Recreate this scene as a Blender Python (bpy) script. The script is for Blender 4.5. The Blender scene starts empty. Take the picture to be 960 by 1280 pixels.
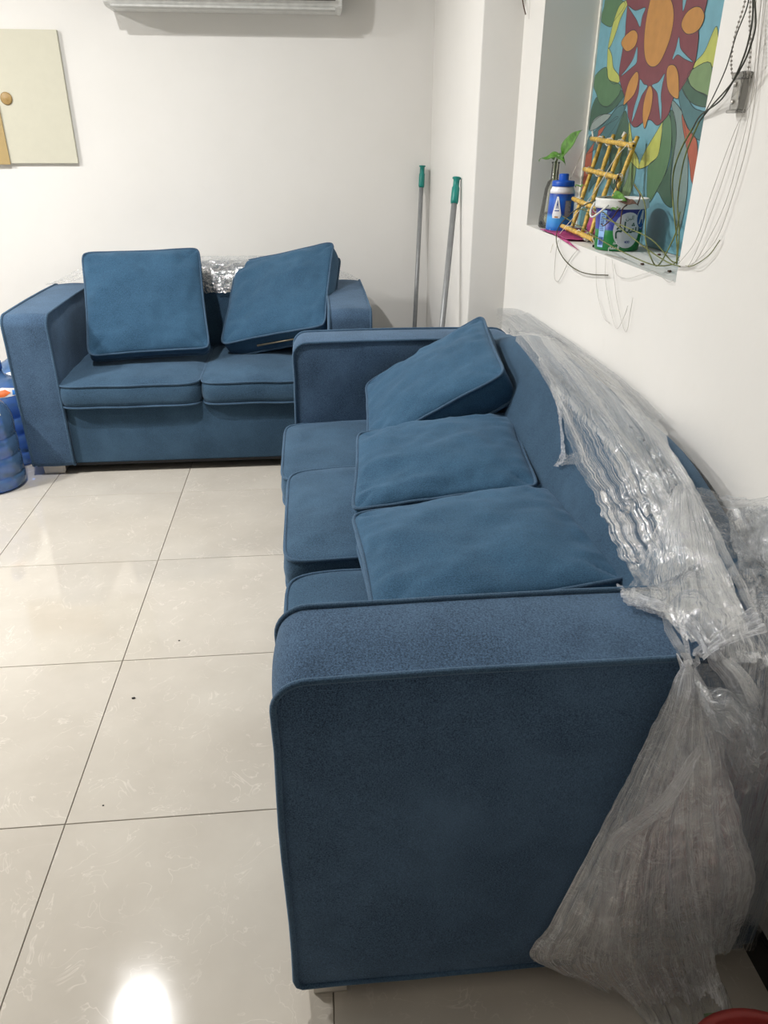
import bpy, bmesh, math, random
from mathutils import Vector, Matrix, noise
from mathutils.bvhtree import BVHTree
from mathutils.geometry import delaunay_2d_cdt

# ------------------------------------------------------------------ camera, light, exposure
SC = bpy.context.scene
COL = SC.collection
CAM = Vector((0.612, -1.26, 1.404))
RT = Vector((0.99546, -0.09518, 0.00350)); UP = Vector((0.0391, 0.4472, 0.8936)); FW = Vector((0.0850, 0.8903, -0.4490))
FW.normalize(); RT = (RT - FW * RT.dot(FW)).normalized(); UP = RT.cross(FW)
FPX = 926.05
cd = bpy.data.cameras.new('camera'); cam = bpy.data.objects.new('camera', cd); COL.objects.link(cam)
M3 = Matrix((RT, UP, -FW)).transposed()
cam.matrix_world = Matrix.Translation(CAM) @ M3.to_4x4()
cd.sensor_fit = 'VERTICAL'; cd.sensor_height = 32.0; cd.lens = 32.0 * FPX / 1280.0
cd.clip_start = 0.05; cd.clip_end = 50
SC.camera = cam

w = bpy.data.worlds.new('world'); SC.world = w; w.use_nodes = True
w.node_tree.nodes['Background'].inputs[0].default_value = (1, 0.98, 0.95, 1)
w.node_tree.nodes['Background'].inputs[1].default_value = 0.3

LAMPS = [((-0.42, 1.13), 28, 0.055, (1.0, 0.99, 0.98)), ((-2.2, 0.95), 52, 0.14, (1.0, 0.99, 0.98)), ((0.35, -3.0), 1.5, 0.11, (1.0, 0.97, 0.97))]  # the weak third one is an unseen fill added behind the camera
for i, ((lx, ly), pw, sz, colr) in enumerate(LAMPS):
    ld = bpy.data.lights.new('ceiling_lamp_light', 'AREA'); ld.shape = 'DISK'; ld.size = sz * 2; ld.energy = pw; ld.color = colr
    lo = bpy.data.objects.new('ceiling_lamp_light', ld); lo.location = (lx, ly, 2.655); COL.objects.link(lo)
SC.view_settings.view_transform = 'Standard'; SC.view_settings.look = 'None'
SC.view_settings.exposure = 0.79; SC.view_settings.gamma = 1.0; SC.view_settings.use_curve_mapping = False

def at(u, v, ax, val):
    """the point of a world plane (axis = val) that this pixel shows"""
    d = FW + RT * ((u - 480) / FPX) - UP * ((v - 640) / FPX)
    k = 'xyz'.index(ax)
    return CAM + d * ((val - CAM[k]) / d[k])

# ------------------------------------------------------------------ helpers
def lin(c):
    return tuple(((x / 255) / 12.92 if x / 255 <= 0.04045 else ((x / 255 + 0.055) / 1.055) ** 2.4) for x in c) + (1,)

def tag(o, label=None, cat=None, group=None, kind=None):
    if label: o['label'] = label
    if cat: o['category'] = cat
    if group: o['group'] = group
    if kind: o['kind'] = kind
    return o

def empty(name, loc=(0, 0, 0), rz=0):
    o = bpy.data.objects.new(name, None); COL.objects.link(o); o.location = loc; o.rotation_euler = (0, 0, rz)
    o.empty_display_size = 0.05
    return o

def mesh(name, verts, faces, mat, parent=None, smooth=True, mats=None, midx=None):
    me = bpy.data.meshes.new(name); me.from_pydata([tuple(v) for v in verts], [], faces)
    if mats:
        for m in mats: me.materials.append(m)
        for p, i in zip(me.polygons, midx): p.material_index = i
    elif mat: me.materials.append(mat)
    if smooth:
        for p in me.polygons: p.use_smooth = True
    me.update()
    o = bpy.data.objects.new(name, me); COL.objects.link(o)
    if parent: o.parent = parent
    return o

class MB:
    """collects shapes into one mesh"""
    def __init__(s): s.v = []; s.f = []; s.m = []
    def add(s, v, f, m=0):
        n = len(s.v); s.v += [tuple(x) for x in v]; s.f += [tuple(i + n for i in q) for q in f]; s.m += [m] * len(f); return s
    def box(s, a, b, m=0, bev=0.0, seg=2):
        bm = bmesh.new(); bmesh.ops.create_cube(bm, size=1)
        for v in bm.verts:
            v.co = Vector([(a[i] + b[i]) / 2 + v.co[i] * (b[i] - a[i]) for i in range(3)])
        if bev: bmesh.ops.bevel(bm, geom=list(bm.edges), offset=bev, segments=seg, affect='EDGES', profile=0.5)
        bm.verts.index_update()
        s.add([v.co.copy() for v in bm.verts], [[v.index for v in f.verts] for f in bm.faces], m); bm.free(); return s
    def prism(s, pts, fn, d, m=0):
        """pts 2D outline, fn(p, t) -> 3D for t = 0, 1"""
        n = len(pts)
        v = [fn(p, 0) for p in pts] + [fn(p, d) for p in pts]
        f = [tuple(range(n))[::-1], tuple(range(n, 2 * n))] + [(i, (i + 1) % n, n + (i + 1) % n, n + i) for i in range(n)]
        return s.add(v, f, m)
    def tube(s, pts, r, seg=8, closed=False, m=0, cap=True):
        pts = [Vector(p) for p in pts]; n = len(pts)
        if n < 2: return s
        v = []; f = []
        def tan(i):
            if closed: t = pts[(i + 1) % n] - pts[i - 1]
            else: t = pts[min(i + 1, n - 1)] - pts[max(i - 1, 0)]
            return t.normalized() if t.length > 1e-9 else Vector((0, 0, 1))
        t0 = tan(0); nn = t0.orthogonal().normalized(); T = t0
        for i in range(n):
            t = tan(i); q = T.rotation_difference(t); nn = q @ nn; nn = (nn - t * nn.dot(t)).normalized(); T = t; b = t.cross(nn)
            rr = r[i] if isinstance(r, (list, tuple)) else r
            for k in range(seg):
                a = 2 * math.pi * k / seg; v.append(pts[i] + (nn * math.cos(a) + b * math.sin(a)) * rr)
        for i in range(n if closed else n - 1):
            j = (i + 1) % n
            for k in range(seg):
                f.append((i * seg + k, i * seg + (k + 1) % seg, j * seg + (k + 1) % seg, j * seg + k))
        if not closed and cap:
            f.append(tuple(range(seg))[::-1]); f.append(tuple((n - 1) * seg + k for k in range(seg)))
        return s.add(v, f, m)
    def lathe(s, prof, c=(0, 0, 0), seg=32, m=0, ax=None, sx=1, sy=1):
        v = []; f = []; n = len(prof)
        for r, z in prof:
            for k in range(seg):
                a = 2 * math.pi * k / seg; v.append(Vector((r * math.cos(a) * sx, r * math.sin(a) * sy, z)))
        if ax is not None:
            q = Vector((0, 0, 1)).rotation_difference(Vector(ax).normalized()); v = [q @ x for x in v]
        v = [x + Vector(c) for x in v]
        for i in range(n - 1):
            for k in range(seg):
                f.append((i * seg + k, i * seg + (k + 1) % seg, (i + 1) * seg + (k + 1) % seg, (i + 1) * seg + k))
        if prof[0][0] > 1e-5: f.append(tuple(range(seg))[::-1])
        if prof[-1][0] > 1e-5: f.append(tuple((n - 1) * seg + k for k in range(seg)))
        return s.add(v, f, m)
    def build(s, name, mat, parent=None, smooth=True, auto=None):
        mats = mat if isinstance(mat, list) else [mat]
        o = mesh(name, s.v, s.f, None, parent, smooth, mats, s.m)
        if auto:
            o.data.set_sharp_from_angle(angle=math.radians(auto))
        return o

def catmull(pts, n, closed=False):
    pts = [Vector(p) for p in pts]; N = len(pts); out = []
    segs = N if closed else N - 1
    def g(i):
        if closed: return pts[i % N]
        if i < 0: return pts[0] * 2 - pts[1]
        if i >= N: return pts[-1] * 2 - pts[-2]
        return pts[i]
    for i in range(segs):
        a, b, c, d = g(i - 1), g(i), g(i + 1), g(i + 2)
        for k in range(n):
            t = k / n
            out.append(0.5 * ((2 * b) + (c - a) * t + (2 * a - 5 * b + 4 * c - d) * t * t + (3 * b - a - 3 * c + d) * t ** 3))
    if not closed: out.append(pts[-1].copy())
    return out

def cm1(ps, t):
    """Catmull-Rom at t in 0..1 over points"""
    N = len(ps)
    if N == 2: return ps[0].lerp(ps[1], t)
    x = t * (N - 1); i = min(int(x), N - 2); t = x - i
    g = lambda k: ps[0] * 2 - ps[1] if k < 0 else (ps[-1] * 2 - ps[-2] if k >= N else ps[k])
    a, b, c, d = g(i - 1), g(i), g(i + 1), g(i + 2)
    return 0.5 * ((2 * b) + (c - a) * t + (2 * a - 5 * b + 4 * c - d) * t * t + (3 * b - a - 3 * c + d) * t ** 3)

# ------------------------------------------------------------------ materials
class NT:
    def __init__(s, name):
        s.m = bpy.data.materials.new(name); s.m.use_nodes = True; s.t = s.m.node_tree; s.n = s.t.nodes; s.b = s.n['Principled BSDF']
        s.out = s.n['Material Output']
    def N(s, typ, **kw):
        n = s.n.new(typ)
        for k, v in kw.items(): setattr(n, k, v)
        return n
    def L(s, a, b): s.t.links.new(a, b)
    def tc(s, kind='Object'): 
        return s.N('ShaderNodeTexCoord').outputs[kind]
    def noise(s, vec, scale, detail=3, rough=0.5, sc=None, dist=0):
        if sc:
            mp = s.N('ShaderNodeMapping'); mp.inputs['Scale'].default_value = sc; s.L(vec, mp.inputs[0]); vec = mp.outputs[0]
        n = s.N('ShaderNodeTexNoise'); n.inputs['Scale'].default_value = scale; n.inputs['Detail'].default_value = detail
        n.inputs['Roughness'].default_value = rough; n.inputs['Distortion'].default_value = dist; s.L(vec, n.inputs['Vector']); return n.outputs['Fac']
    def ramp(s, fac, stops):
        r = s.N('ShaderNodeValToRGB'); e = r.color_ramp.elements
        while len(e) < len(stops): e.new(0.5)
        for q, (p, c) in zip(e, stops):
            q.position = p; q.color = c if isinstance(c, tuple) else (c, c, c, 1)
        s.L(fac, r.inputs[0]); return r.outputs[0]
    def math(s, op, a, b=0.0, clamp=False):
        n = s.N('ShaderNodeMath', operation=op); n.use_clamp = clamp
        for i, x in enumerate((a, b)):
            if isinstance(x, (int, float)): n.inputs[i].default_value = x
            else: s.L(x, n.inputs[i])
        return n.outputs[0]
    def mix(s, fac, a, b, blend='MIX'):
        n = s.N('ShaderNodeMix', data_type='RGBA', blend_type=blend)
        for i, x in ((0, fac), (6, a), (7, b)):
            if isinstance(x, (int, float)): n.inputs[i].default_value = x
            elif isinstance(x, tuple): n.inputs[i].default_value = x
            else: s.L(x, n.inputs[i])
        return n.outputs[2]
    def bump(s, h, strength=0.2, dist=0.002):
        n = s.N('ShaderNodeBump'); n.inputs['Strength'].default_value = strength; n.inputs['Distance'].default_value = dist; s.L(h, n.inputs['Height']); return n.outputs[0]

def plain(name, rgb, rough=0.5, metal=0.0, spec=0.5, var=0.06, bump=0.0, scale=30, trans=0.0, alpha=1, ior=1.45, coat=0):
    k = NT(name); c = lin(rgb)
    f = k.noise(k.tc(), scale, 4)
    d = tuple(x * (1 - var * 2) for x in c[:3]) + (1,); l = tuple(min(1, x * (1 + var)) for x in c[:3]) + (1,)
    k.L(k.ramp(f, [(0.3, d), (0.7, l)]), k.b.inputs['Base Color'])
    k.b.inputs['Roughness'].default_value = rough; k.b.inputs['Metallic'].default_value = metal
    k.b.inputs['Specular IOR Level'].default_value = spec; k.b.inputs['Transmission Weight'].default_value = trans
    k.b.inputs['Alpha'].default_value = alpha; k.b.inputs['IOR'].default_value = ior; k.b.inputs['Coat Weight'].default_value = coat
    if bump: k.L(k.bump(k.noise(k.tc(), scale * 6, 4), bump, 0.002), k.b.inputs['Normal'])
    return k.m

def fabric(name, dark, light, dusty=0.35):
    k = NT(name); v = k.tc()
    slub = k.noise(v, 1.0, 2, 0.6, sc=(330, 330, 900)); slub2 = k.noise(v, 1.0, 2, 0.6, sc=(900, 900, 260))
    spk = k.math('ADD', k.math('MULTIPLY', slub, 0.55), k.math('MULTIPLY', slub2, 0.45))
    base = k.ramp(spk, [(0.36, lin(dark)), (0.64, lin(light))])
    worn = k.noise(v, 5, 4, 0.6)
    dst = tuple(x * 1.0 for x in lin([min(255, c * 1.12 + 10) for c in light]))
    base = k.mix(k.math('MULTIPLY', k.ramp(worn, [(0.4, 0.0), (0.75, 1.0)]), dusty), base, dst)
    stain = k.noise(v, 11, 2, 0.4)
    base = k.mix(k.ramp(stain, [(0.62, 0.0), (0.8, 0.22)]), base, lin([c * 0.8 for c in dark]))
    k.L(base, k.b.inputs['Base Color']); k.b.inputs['Roughness'].default_value = 0.9; k.b.inputs['Specular IOR Level'].default_value = 0.18
    k.b.inputs['Sheen Weight'].default_value = 0.45; k.b.inputs['Sheen Roughness'].default_value = 0.5
    k.b.inputs['Sheen Tint'].default_value = lin((150, 175, 200))
    k.L(k.bump(spk, 0.35, 0.0012), k.b.inputs['Normal'])
    return k.m

def wallmat():
    k = NT('painted_plaster'); v = k.tc()
    n = k.noise(v, 1.2, 5, 0.6); s = k.noise(v, 9, 5, 0.7)
    c = k.ramp(n, [(0.3, lin((224, 222, 217))), (0.7, lin((230, 228, 224)))])
    c = k.mix(k.ramp(s, [(0.62, 0.0), (0.8, 0.12)]), c, lin((200, 196, 188)))
    k.L(c, k.b.inputs['Base Color']); k.b.inputs['Roughness'].default_value = 0.6; k.b.inputs['Specular IOR Level'].default_value = 0.3
    k.L(k.bump(k.noise(v, 60, 5, 0.6), 0.12, 0.002), k.b.inputs['Normal'])
    return k.m

def tilemat():
    k = NT('polished_porcelain'); v = k.tc()
    oi = k.N('ShaderNodeObjectInfo').outputs['Random']
    cx = k.N('ShaderNodeCombineXYZ'); k.L(k.math('MULTIPLY', oi, 37.0), cx.inputs[0]); k.L(k.math('MULTIPLY', oi, 91.0), cx.inputs[1])
    ad = k.N('ShaderNodeVectorMath', operation='ADD'); k.L(v, ad.inputs[0]); k.L(cx.outputs[0], ad.inputs[1]); v = ad.outputs[0]
    cl = k.noise(v, 3.0, 5, 0.6)
    c = k.ramp(cl, [(0.3, lin((184, 177, 166))), (0.7, lin((197, 191, 180)))])
    vein = k.noise(v, 8.5, 3, 0.55, dist=1.6)
    vm = k.ramp(k.math('ABSOLUTE', k.math('SUBTRACT', vein, 0.5)), [(0.0, 1.0), (0.012, 0.0)])
    msk = k.ramp(k.noise(v, 11, 3, 0.6), [(0.44, 0.0), (0.58, 1.0)])
    c = k.mix(k.math('MULTIPLY', k.math('MULTIPLY', vm, msk), 0.42), c, lin((228, 222, 212)))
    k.L(c, k.b.inputs['Base Color'])
    k.L(k.ramp(k.noise(v, 6, 4), [(0.3, 0.05), (0.75, 0.11)]), k.b.inputs['Roughness'])
    k.b.inputs['Specular IOR Level'].default_value = 0.5; k.b.inputs['Coat Weight'].default_value = 0.25; k.b.inputs['Coat Roughness'].default_value = 0.06
    return k.m

def film(name, base=0.18, streak=0.5, gloss=0.10, tint=(222, 226, 230), su=26, sv=2.2, crk=1.0):
    """thin stretch film: clear with milky folds, glossy glints and crease highlights painted as white lines"""
    k = NT(name); k.n.remove(k.b); uv = k.tc('UV'); ob = k.tc('Object')
    s1 = k.noise(uv, 1.0, 3, 0.5, sc=(su * .45, sv * .8, 1), dist=0.6); s2 = k.noise(ob, 16, 4, 0.6, dist=1.5)
    s3 = k.noise(uv, 1.0, 4, 0.6, sc=(su * 1.6, sv * 1.1, 1), dist=0.4); s4 = k.noise(ob, 7, 3, 0.5, dist=.8)
    ab = lambda x, c=0.5: k.math('ABSOLUTE', k.math('SUBTRACT', x, c))
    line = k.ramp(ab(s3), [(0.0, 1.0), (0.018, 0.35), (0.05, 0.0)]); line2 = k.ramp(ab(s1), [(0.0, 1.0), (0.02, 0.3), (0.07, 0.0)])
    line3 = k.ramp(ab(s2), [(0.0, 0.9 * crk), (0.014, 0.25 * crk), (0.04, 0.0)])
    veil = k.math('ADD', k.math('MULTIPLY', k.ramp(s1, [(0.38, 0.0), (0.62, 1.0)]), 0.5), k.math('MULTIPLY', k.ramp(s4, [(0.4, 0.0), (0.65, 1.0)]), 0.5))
    op = k.math('MULTIPLY', k.math('ADD', k.math('ADD', line, line2), line3), streak * 0.75)  # white lines and veil put crease highlights and reflected brightness into the opacity
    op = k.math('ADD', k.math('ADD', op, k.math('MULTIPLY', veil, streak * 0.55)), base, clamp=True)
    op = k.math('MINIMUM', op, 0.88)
    h = k.math('ADD', k.math('MULTIPLY', s1, 1.0), k.math('ADD', k.math('MULTIPLY', s2, 0.7 * crk), k.math('MULTIPLY', s3, 0.3)))
    bmp = k.bump(h, 1.0, 0.010)
    df = k.N('ShaderNodeBsdfDiffuse'); df.inputs[0].default_value = lin(tint); 
    tl = k.N('ShaderNodeBsdfTranslucent'); tl.inputs[0].default_value = lin(tint)
    milk = k.N('ShaderNodeMixShader'); milk.inputs[0].default_value = 0.5; k.L(df.outputs[0], milk.inputs[1]); k.L(tl.outputs[0], milk.inputs[2])
    tr = k.N('ShaderNodeBsdfTransparent'); tr.inputs[0].default_value = (0.97, 0.975, 0.98, 1)
    m1 = k.N('ShaderNodeMixShader'); k.L(op, m1.inputs[0]); k.L(tr.outputs[0], m1.inputs[1]); k.L(milk.outputs[0], m1.inputs[2])
    gl = k.N('ShaderNodeBsdfGlossy'); gl.inputs['Roughness'].default_value = 0.12; gl.inputs['Color'].default_value = (1, 1, 1, 1); k.L(bmp, gl.inputs['Normal'])
    lw = k.N('ShaderNodeLayerWeight'); lw.inputs[0].default_value = 0.35; k.L(bmp, lw.inputs['Normal'])
    gf = k.math('ADD', k.math('MULTIPLY', lw.outputs['Fresnel'], 0.38), gloss, clamp=True)
    m2 = k.N('ShaderNodeMixShader'); k.L(gf, m2.inputs[0]); k.L(m1.outputs[0], m2.inputs[1]); k.L(gl.outputs[0], m2.inputs[2])
    k.L(m2.outputs[0], k.out.inputs[0])
    return k.m

def glassy(name, rgb, op=0.35, rough=0.05):
    """thin see-through plastic or glass"""
    k = NT(name); k.n.remove(k.b)
    tr = k.N('ShaderNodeBsdfTransparent'); tr.inputs[0].default_value = lin(rgb)
    n = k.noise(k.tc(), 20, 3)
    df = k.N('ShaderNodeBsdfDiffuse'); k.L(k.ramp(n, [(0.3, lin([c * 0.9 for c in rgb])), (0.7, lin(rgb))]), df.inputs[0])
    m1 = k.N('ShaderNodeMixShader'); m1.inputs[0].default_value = op; k.L(tr.outputs[0], m1.inputs[1]); k.L(df.outputs[0], m1.inputs[2])
    gl = k.N('ShaderNodeBsdfGlossy'); gl.inputs['Roughness'].default_value = rough
    lw = k.N('ShaderNodeLayerWeight'); lw.inputs[0].default_value = 0.35
    m2 = k.N('ShaderNodeMixShader'); k.L(k.math('ADD', lw.outputs['Fresnel'], 0.03, clamp=True), m2.inputs[0]); k.L(m1.outputs[0], m2.inputs[1]); k.L(gl.outputs[0], m2.inputs[2])
    k.L(m2.outputs[0], k.out.inputs[0])
    return k.m

def emit(name, rgb, s):
    k = NT(name); k.b.inputs['Emission Color'].default_value = lin(rgb); k.b.inputs['Emission Strength'].default_value = s; return k.m

WALL = wallmat(); TILE = tilemat()
GROUT = plain('grout', (120, 112, 100), 0.8)
FAB = fabric('blue_fabric', (14, 30, 48), (80, 106, 134))
FABC = fabric('blue_cushion_fabric', (26, 52, 74), (60, 96, 124), 0.25)
FABS = fabric('blue_fabric_shaded', (18, 38, 56), (66, 94, 118))  # sofa fabric darkened, putting the dimmer light on seats and back into colour
PIPE = fabric('blue_piping_fabric', (34, 54, 74), (74, 100, 124), 0.3)
BLACK = plain('black_lining', (18, 18, 20), 0.8)
STEEL = plain('brushed_metal', (200, 196, 188), 0.35, 0.6)
WHITE_PL = plain('white_plastic', (226, 226, 222), 0.35)
GREY_PL = plain('grey_plastic', (90, 88, 84), 0.5)

# ------------------------------------------------------------------ the room
XW, YB, YC, XC, ZC = 1.41, 3.0, 1.85, 1.258, 2.7
XL, YF = -3.0, -4.8
NY0, NY1, NZ0, NZ1, NX = 0.358, 1.595, 1.125, 2.25, 1.625

fl = mesh('floor', [(XL, YF, -0.012), (XW + .02, YF, -0.012), (XW + .02, YB + .02, -0.012), (XL, YB + .02, -0.012),
                    (XL, YF, -0.003), (XW + .02, YF, -0.003), (XW + .02, YB + .02, -0.003), (XL, YB + .02, -0.003)],
          [(3, 2, 1, 0), (4, 5, 6, 7), (0, 1, 5, 4), (1, 2, 6, 5), (2, 3, 7, 6), (3, 0, 4, 7)], GROUT, smooth=False)
tag(fl, kind='structure')
def tile_mesh(wx, wy):
    b = MB(); b.box((0.0011, 0.0011, -0.008), (wx - 0.0011, wy - 0.0011, 0.0), bev=0.0008, seg=1)
    me = bpy.data.meshes.new('floor_tile'); me.from_pydata(b.v, [], b.f); me.materials.append(TILE); me.update(); return me
tm = tile_mesh(0.6, 0.6); te = tile_mesh(XW - 1.2, 0.6)
for i in range(-5, 3):
    for j in range(-8, 5):
        o = bpy.data.objects.new('floor_tile', te if i == 2 else tm); COL.objects.link(o)
        o.location = (i * 0.6, j * 0.6, 0); o.parent = fl

def quad(pts): return pts
wb = mesh('wall_back', [(XL, YB, 0), (XC, YB, 0), (XC, YB, ZC), (XL, YB, ZC)], [(0, 1, 2, 3)], WALL, smooth=False); tag(wb, kind='structure')
# right wall with the window recess, and the pier that narrows the room behind it
V = [(XW, YF, 0), (XW, YC, 0), (XW, YC, ZC), (XW, YF, ZC), (XW, NY0, NZ0), (XW, NY1, NZ0), (XW, NY1, NZ1), (XW, NY0, NZ1),
     (NX, NY0, NZ0), (NX, NY1, NZ0), (NX, NY1, NZ1), (NX, NY0, NZ1)]
F = [(0, 1, 5, 4), (1, 2, 6, 5), (2, 3, 7, 6), (3, 0, 4, 7), (4, 5, 9, 8), (5, 6, 10, 9), (6, 7, 11, 10), (7, 4, 8, 11), (8, 9, 10, 11)]
tag(mesh('wall_right', V, F, WALL, smooth=False), kind='structure')
b = MB(); b.box((XC, YC, 0), (XW + .1, YB + .05, ZC), bev=0.006, seg=2)
tag(b.build('wall_pier', WALL, smooth=True, auto=50), kind='structure')
tag(mesh('wall_left', [(XL, YF, 0), (XL, YB, 0), (XL, YB, ZC), (XL, YF, ZC)], [(0, 1, 2, 3)], WALL, smooth=False), kind='structure')
tag(mesh('wall_front', [(XL, YF, 0), (XW, YF, 0), (XW, YF, ZC), (XL, YF, ZC)], [(0, 1, 2, 3)], plain('brown_unseen_wall', (96, 78, 62), .6), smooth=False), kind='structure')  # unseen wall, brown chosen to darken the light bounced from this side
tag(mesh('ceiling', [(XL, YF, ZC), (XW, YF, ZC), (XW, YB, ZC), (XL, YB, ZC)], [(0, 1, 2, 3)], WALL, smooth=False), kind='structure')
b = MB(); b.box((XW - 0.012, YF, 0.0), (XW, YC, 0.075), bev=0.002)
tag(b.build('baseboard_right', plain('black_stone_skirting', (16, 16, 18), 0.25), smooth=False), kind='structure')

# ceiling lamps (first mirrored in the floor, third an added unseen fill)
LAMP_E = emit('lamp_diffuser', (255, 244, 228), 6)
for i, ((lx, ly), pw, sz, colr) in enumerate(LAMPS):
    t = empty('ceiling_light', (lx, ly, 2.7))
    tag(t, ['round ceiling lamp over the open floor between the sofas', 'round ceiling lamp further left over the floor', 'unseen weak fill lamp added near the front wall'][i], 'lamp', 'round ceiling lamps')
    b = MB(); b.lathe([(sz + .02, 0), (sz + .02, -.03), (sz + .004, -.034), (sz + .002, -.02), (sz + .002, 0)]); b.build('rim', WHITE_PL, t)
    b = MB(); b.lathe([(sz, -0.012), (sz, -0.024)]); b.build('diffuser', LAMP_E, t)

# ------------------------------------------------------------------ soft cushions
def cushion_mesh(sx, sy, g, btop, bbot, p=7, n=34, seed=0, pinch=0.03, wr=0.004, deform=None, pleat=0.0, sidebulge=0.012):
    rnd = random.Random(seed); off = Vector((rnd.random() * 50, rnd.random() * 50, rnd.random() * 50))
    V = []; idx = {}; F = []
    def outline(a, b):
        m = max(abs(a), abs(b)); s = 1.0
        if m > 1e-6: s = m / (abs(a) ** p + abs(b) ** p) ** (1 / p)
        x = a * sx / 2 * (1 - (1 - s) * m ** 2); y = b * sy / 2 * (1 - (1 - s) * m ** 2)
        x *= 1 - pinch * (1 - b * b) * abs(a) ** 3; y *= 1 - pinch * (1 - a * a) * abs(b) ** 3
        return x, y
    def height(a, b, B):
        e = max(0, (1 - abs(a) ** 2.6) * (1 - abs(b) ** 2.6))
        h = B * e ** 0.55
        q = Vector((a * 1.7, b * 1.7, 0)) + off
        m = max(abs(a), abs(b))
        h += wr * 2.0 * noise.noise(q * 1.3) * min(1, e * 3) + wr * noise.noise(q * 3.7) * min(1, e * 4)
        if pleat:
            fa = math.exp(-(1 - abs(a)) * 5) * (1 - abs(a) ** 8); fb = math.exp(-(1 - abs(b)) * 5) * (1 - abs(b) ** 8)
            h += pleat * fa * noise.noise(Vector((b * 9, a * 1.0, 3)) + off) * 1.6 + pleat * fb * noise.noise(Vector((a * 9, b * 1.0, 7)) + off) * 1.6
            # creases running in from the corners
            dgn = abs(abs(a) - abs(b)); h -= pleat * 1.3 * math.exp(-dgn * 14) * math.exp(-(1 - m) * 4) * (1 - m ** 10)
        return h
    def wob(a, b): return 0.004 * noise.noise(Vector((a * 3.1, b * 3.1, 9)) + off) * (1 if wr > 0.002 else 0.3)
    for side in (1, -1):
        B = btop if side > 0 else bbot
        for i in range(n + 1):
            for j in range(n + 1):
                # spacing tightened to the border
                a = math.sin((i / n * 2 - 1) * math.pi / 2); b_ = math.sin((j / n * 2 - 1) * math.pi / 2)
                x, y = outline(a, b_)
                idx[(side, i, j)] = len(V); V.append(Vector((x, y, side * (g / 2 + height(a, b_, B)) + wob(a, b_))))
        for i in range(n):
            for j in range(n):
                q = (idx[(side, i, j)], idx[(side, i + 1, j)], idx[(side, i + 1, j + 1)], idx[(side, i, j + 1)])
                F.append(q if side > 0 else q[::-1])
    ring = [(i, 0) for i in range(n)] + [(n, j) for j in range(n)] + [(i, n) for i in range(n, 0, -1)] + [(0, j) for j in range(n, 0, -1)]
    top = [idx[(1,) + r] for r in ring]; bot = [idx[(-1,) + r] for r in ring]; m = len(ring)
    K = 4; rows = [top]
    for k in range(1, K):
        t = k / K; row = []
        for q in range(m):
            a = V[top[q]]; c = V[bot[q]]; pnt = a.lerp(c, t); o2 = Vector((a.x, a.y, 0)).normalized()
            pnt = pnt + o2 * (sidebulge * math.sin(math.pi * t) + wr * 0.5 * noise.noise(pnt * 12 + off))
            row.append(len(V)); V.append(pnt)
        rows.append(row)
    rows.append(bot)
    for k in range(K):
        for q in range(m):
            q2 = (q + 1) % m; F.append((rows[k][q], rows[k + 1][q], rows[k + 1][q2], rows[k][q2]))
    def out(i):
        a = V[i]; return a + Vector((a.x, a.y, 0)).normalized() * 0.0035
    tl = [out(i) for i in top]; bl = [out(i) for i in bot]
    if deform: V = [deform(v) for v in V]; tl = [deform(v) for v in tl]; bl = [deform(v) for v in bl]
    return V, F, tl, bl

def smooth_loop(l, k=1):
    n = len(l)
    for _ in range(k): l = [(l[i - 1] + l[i] * 2 + l[(i + 1) % n]) / 4 for i in range(n)]
    return l

# ------------------------------------------------------------------ sofas
D, H, AW, ZB = 0.855, 0.735, 0.18, 0.05
def camel(t): 
    e = min(t, 1 - t) / 0.26
    e = max(0.0, min(1.0, e)); return 0.758 + 0.088 * (e * e * (3 - 2 * e))

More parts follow.
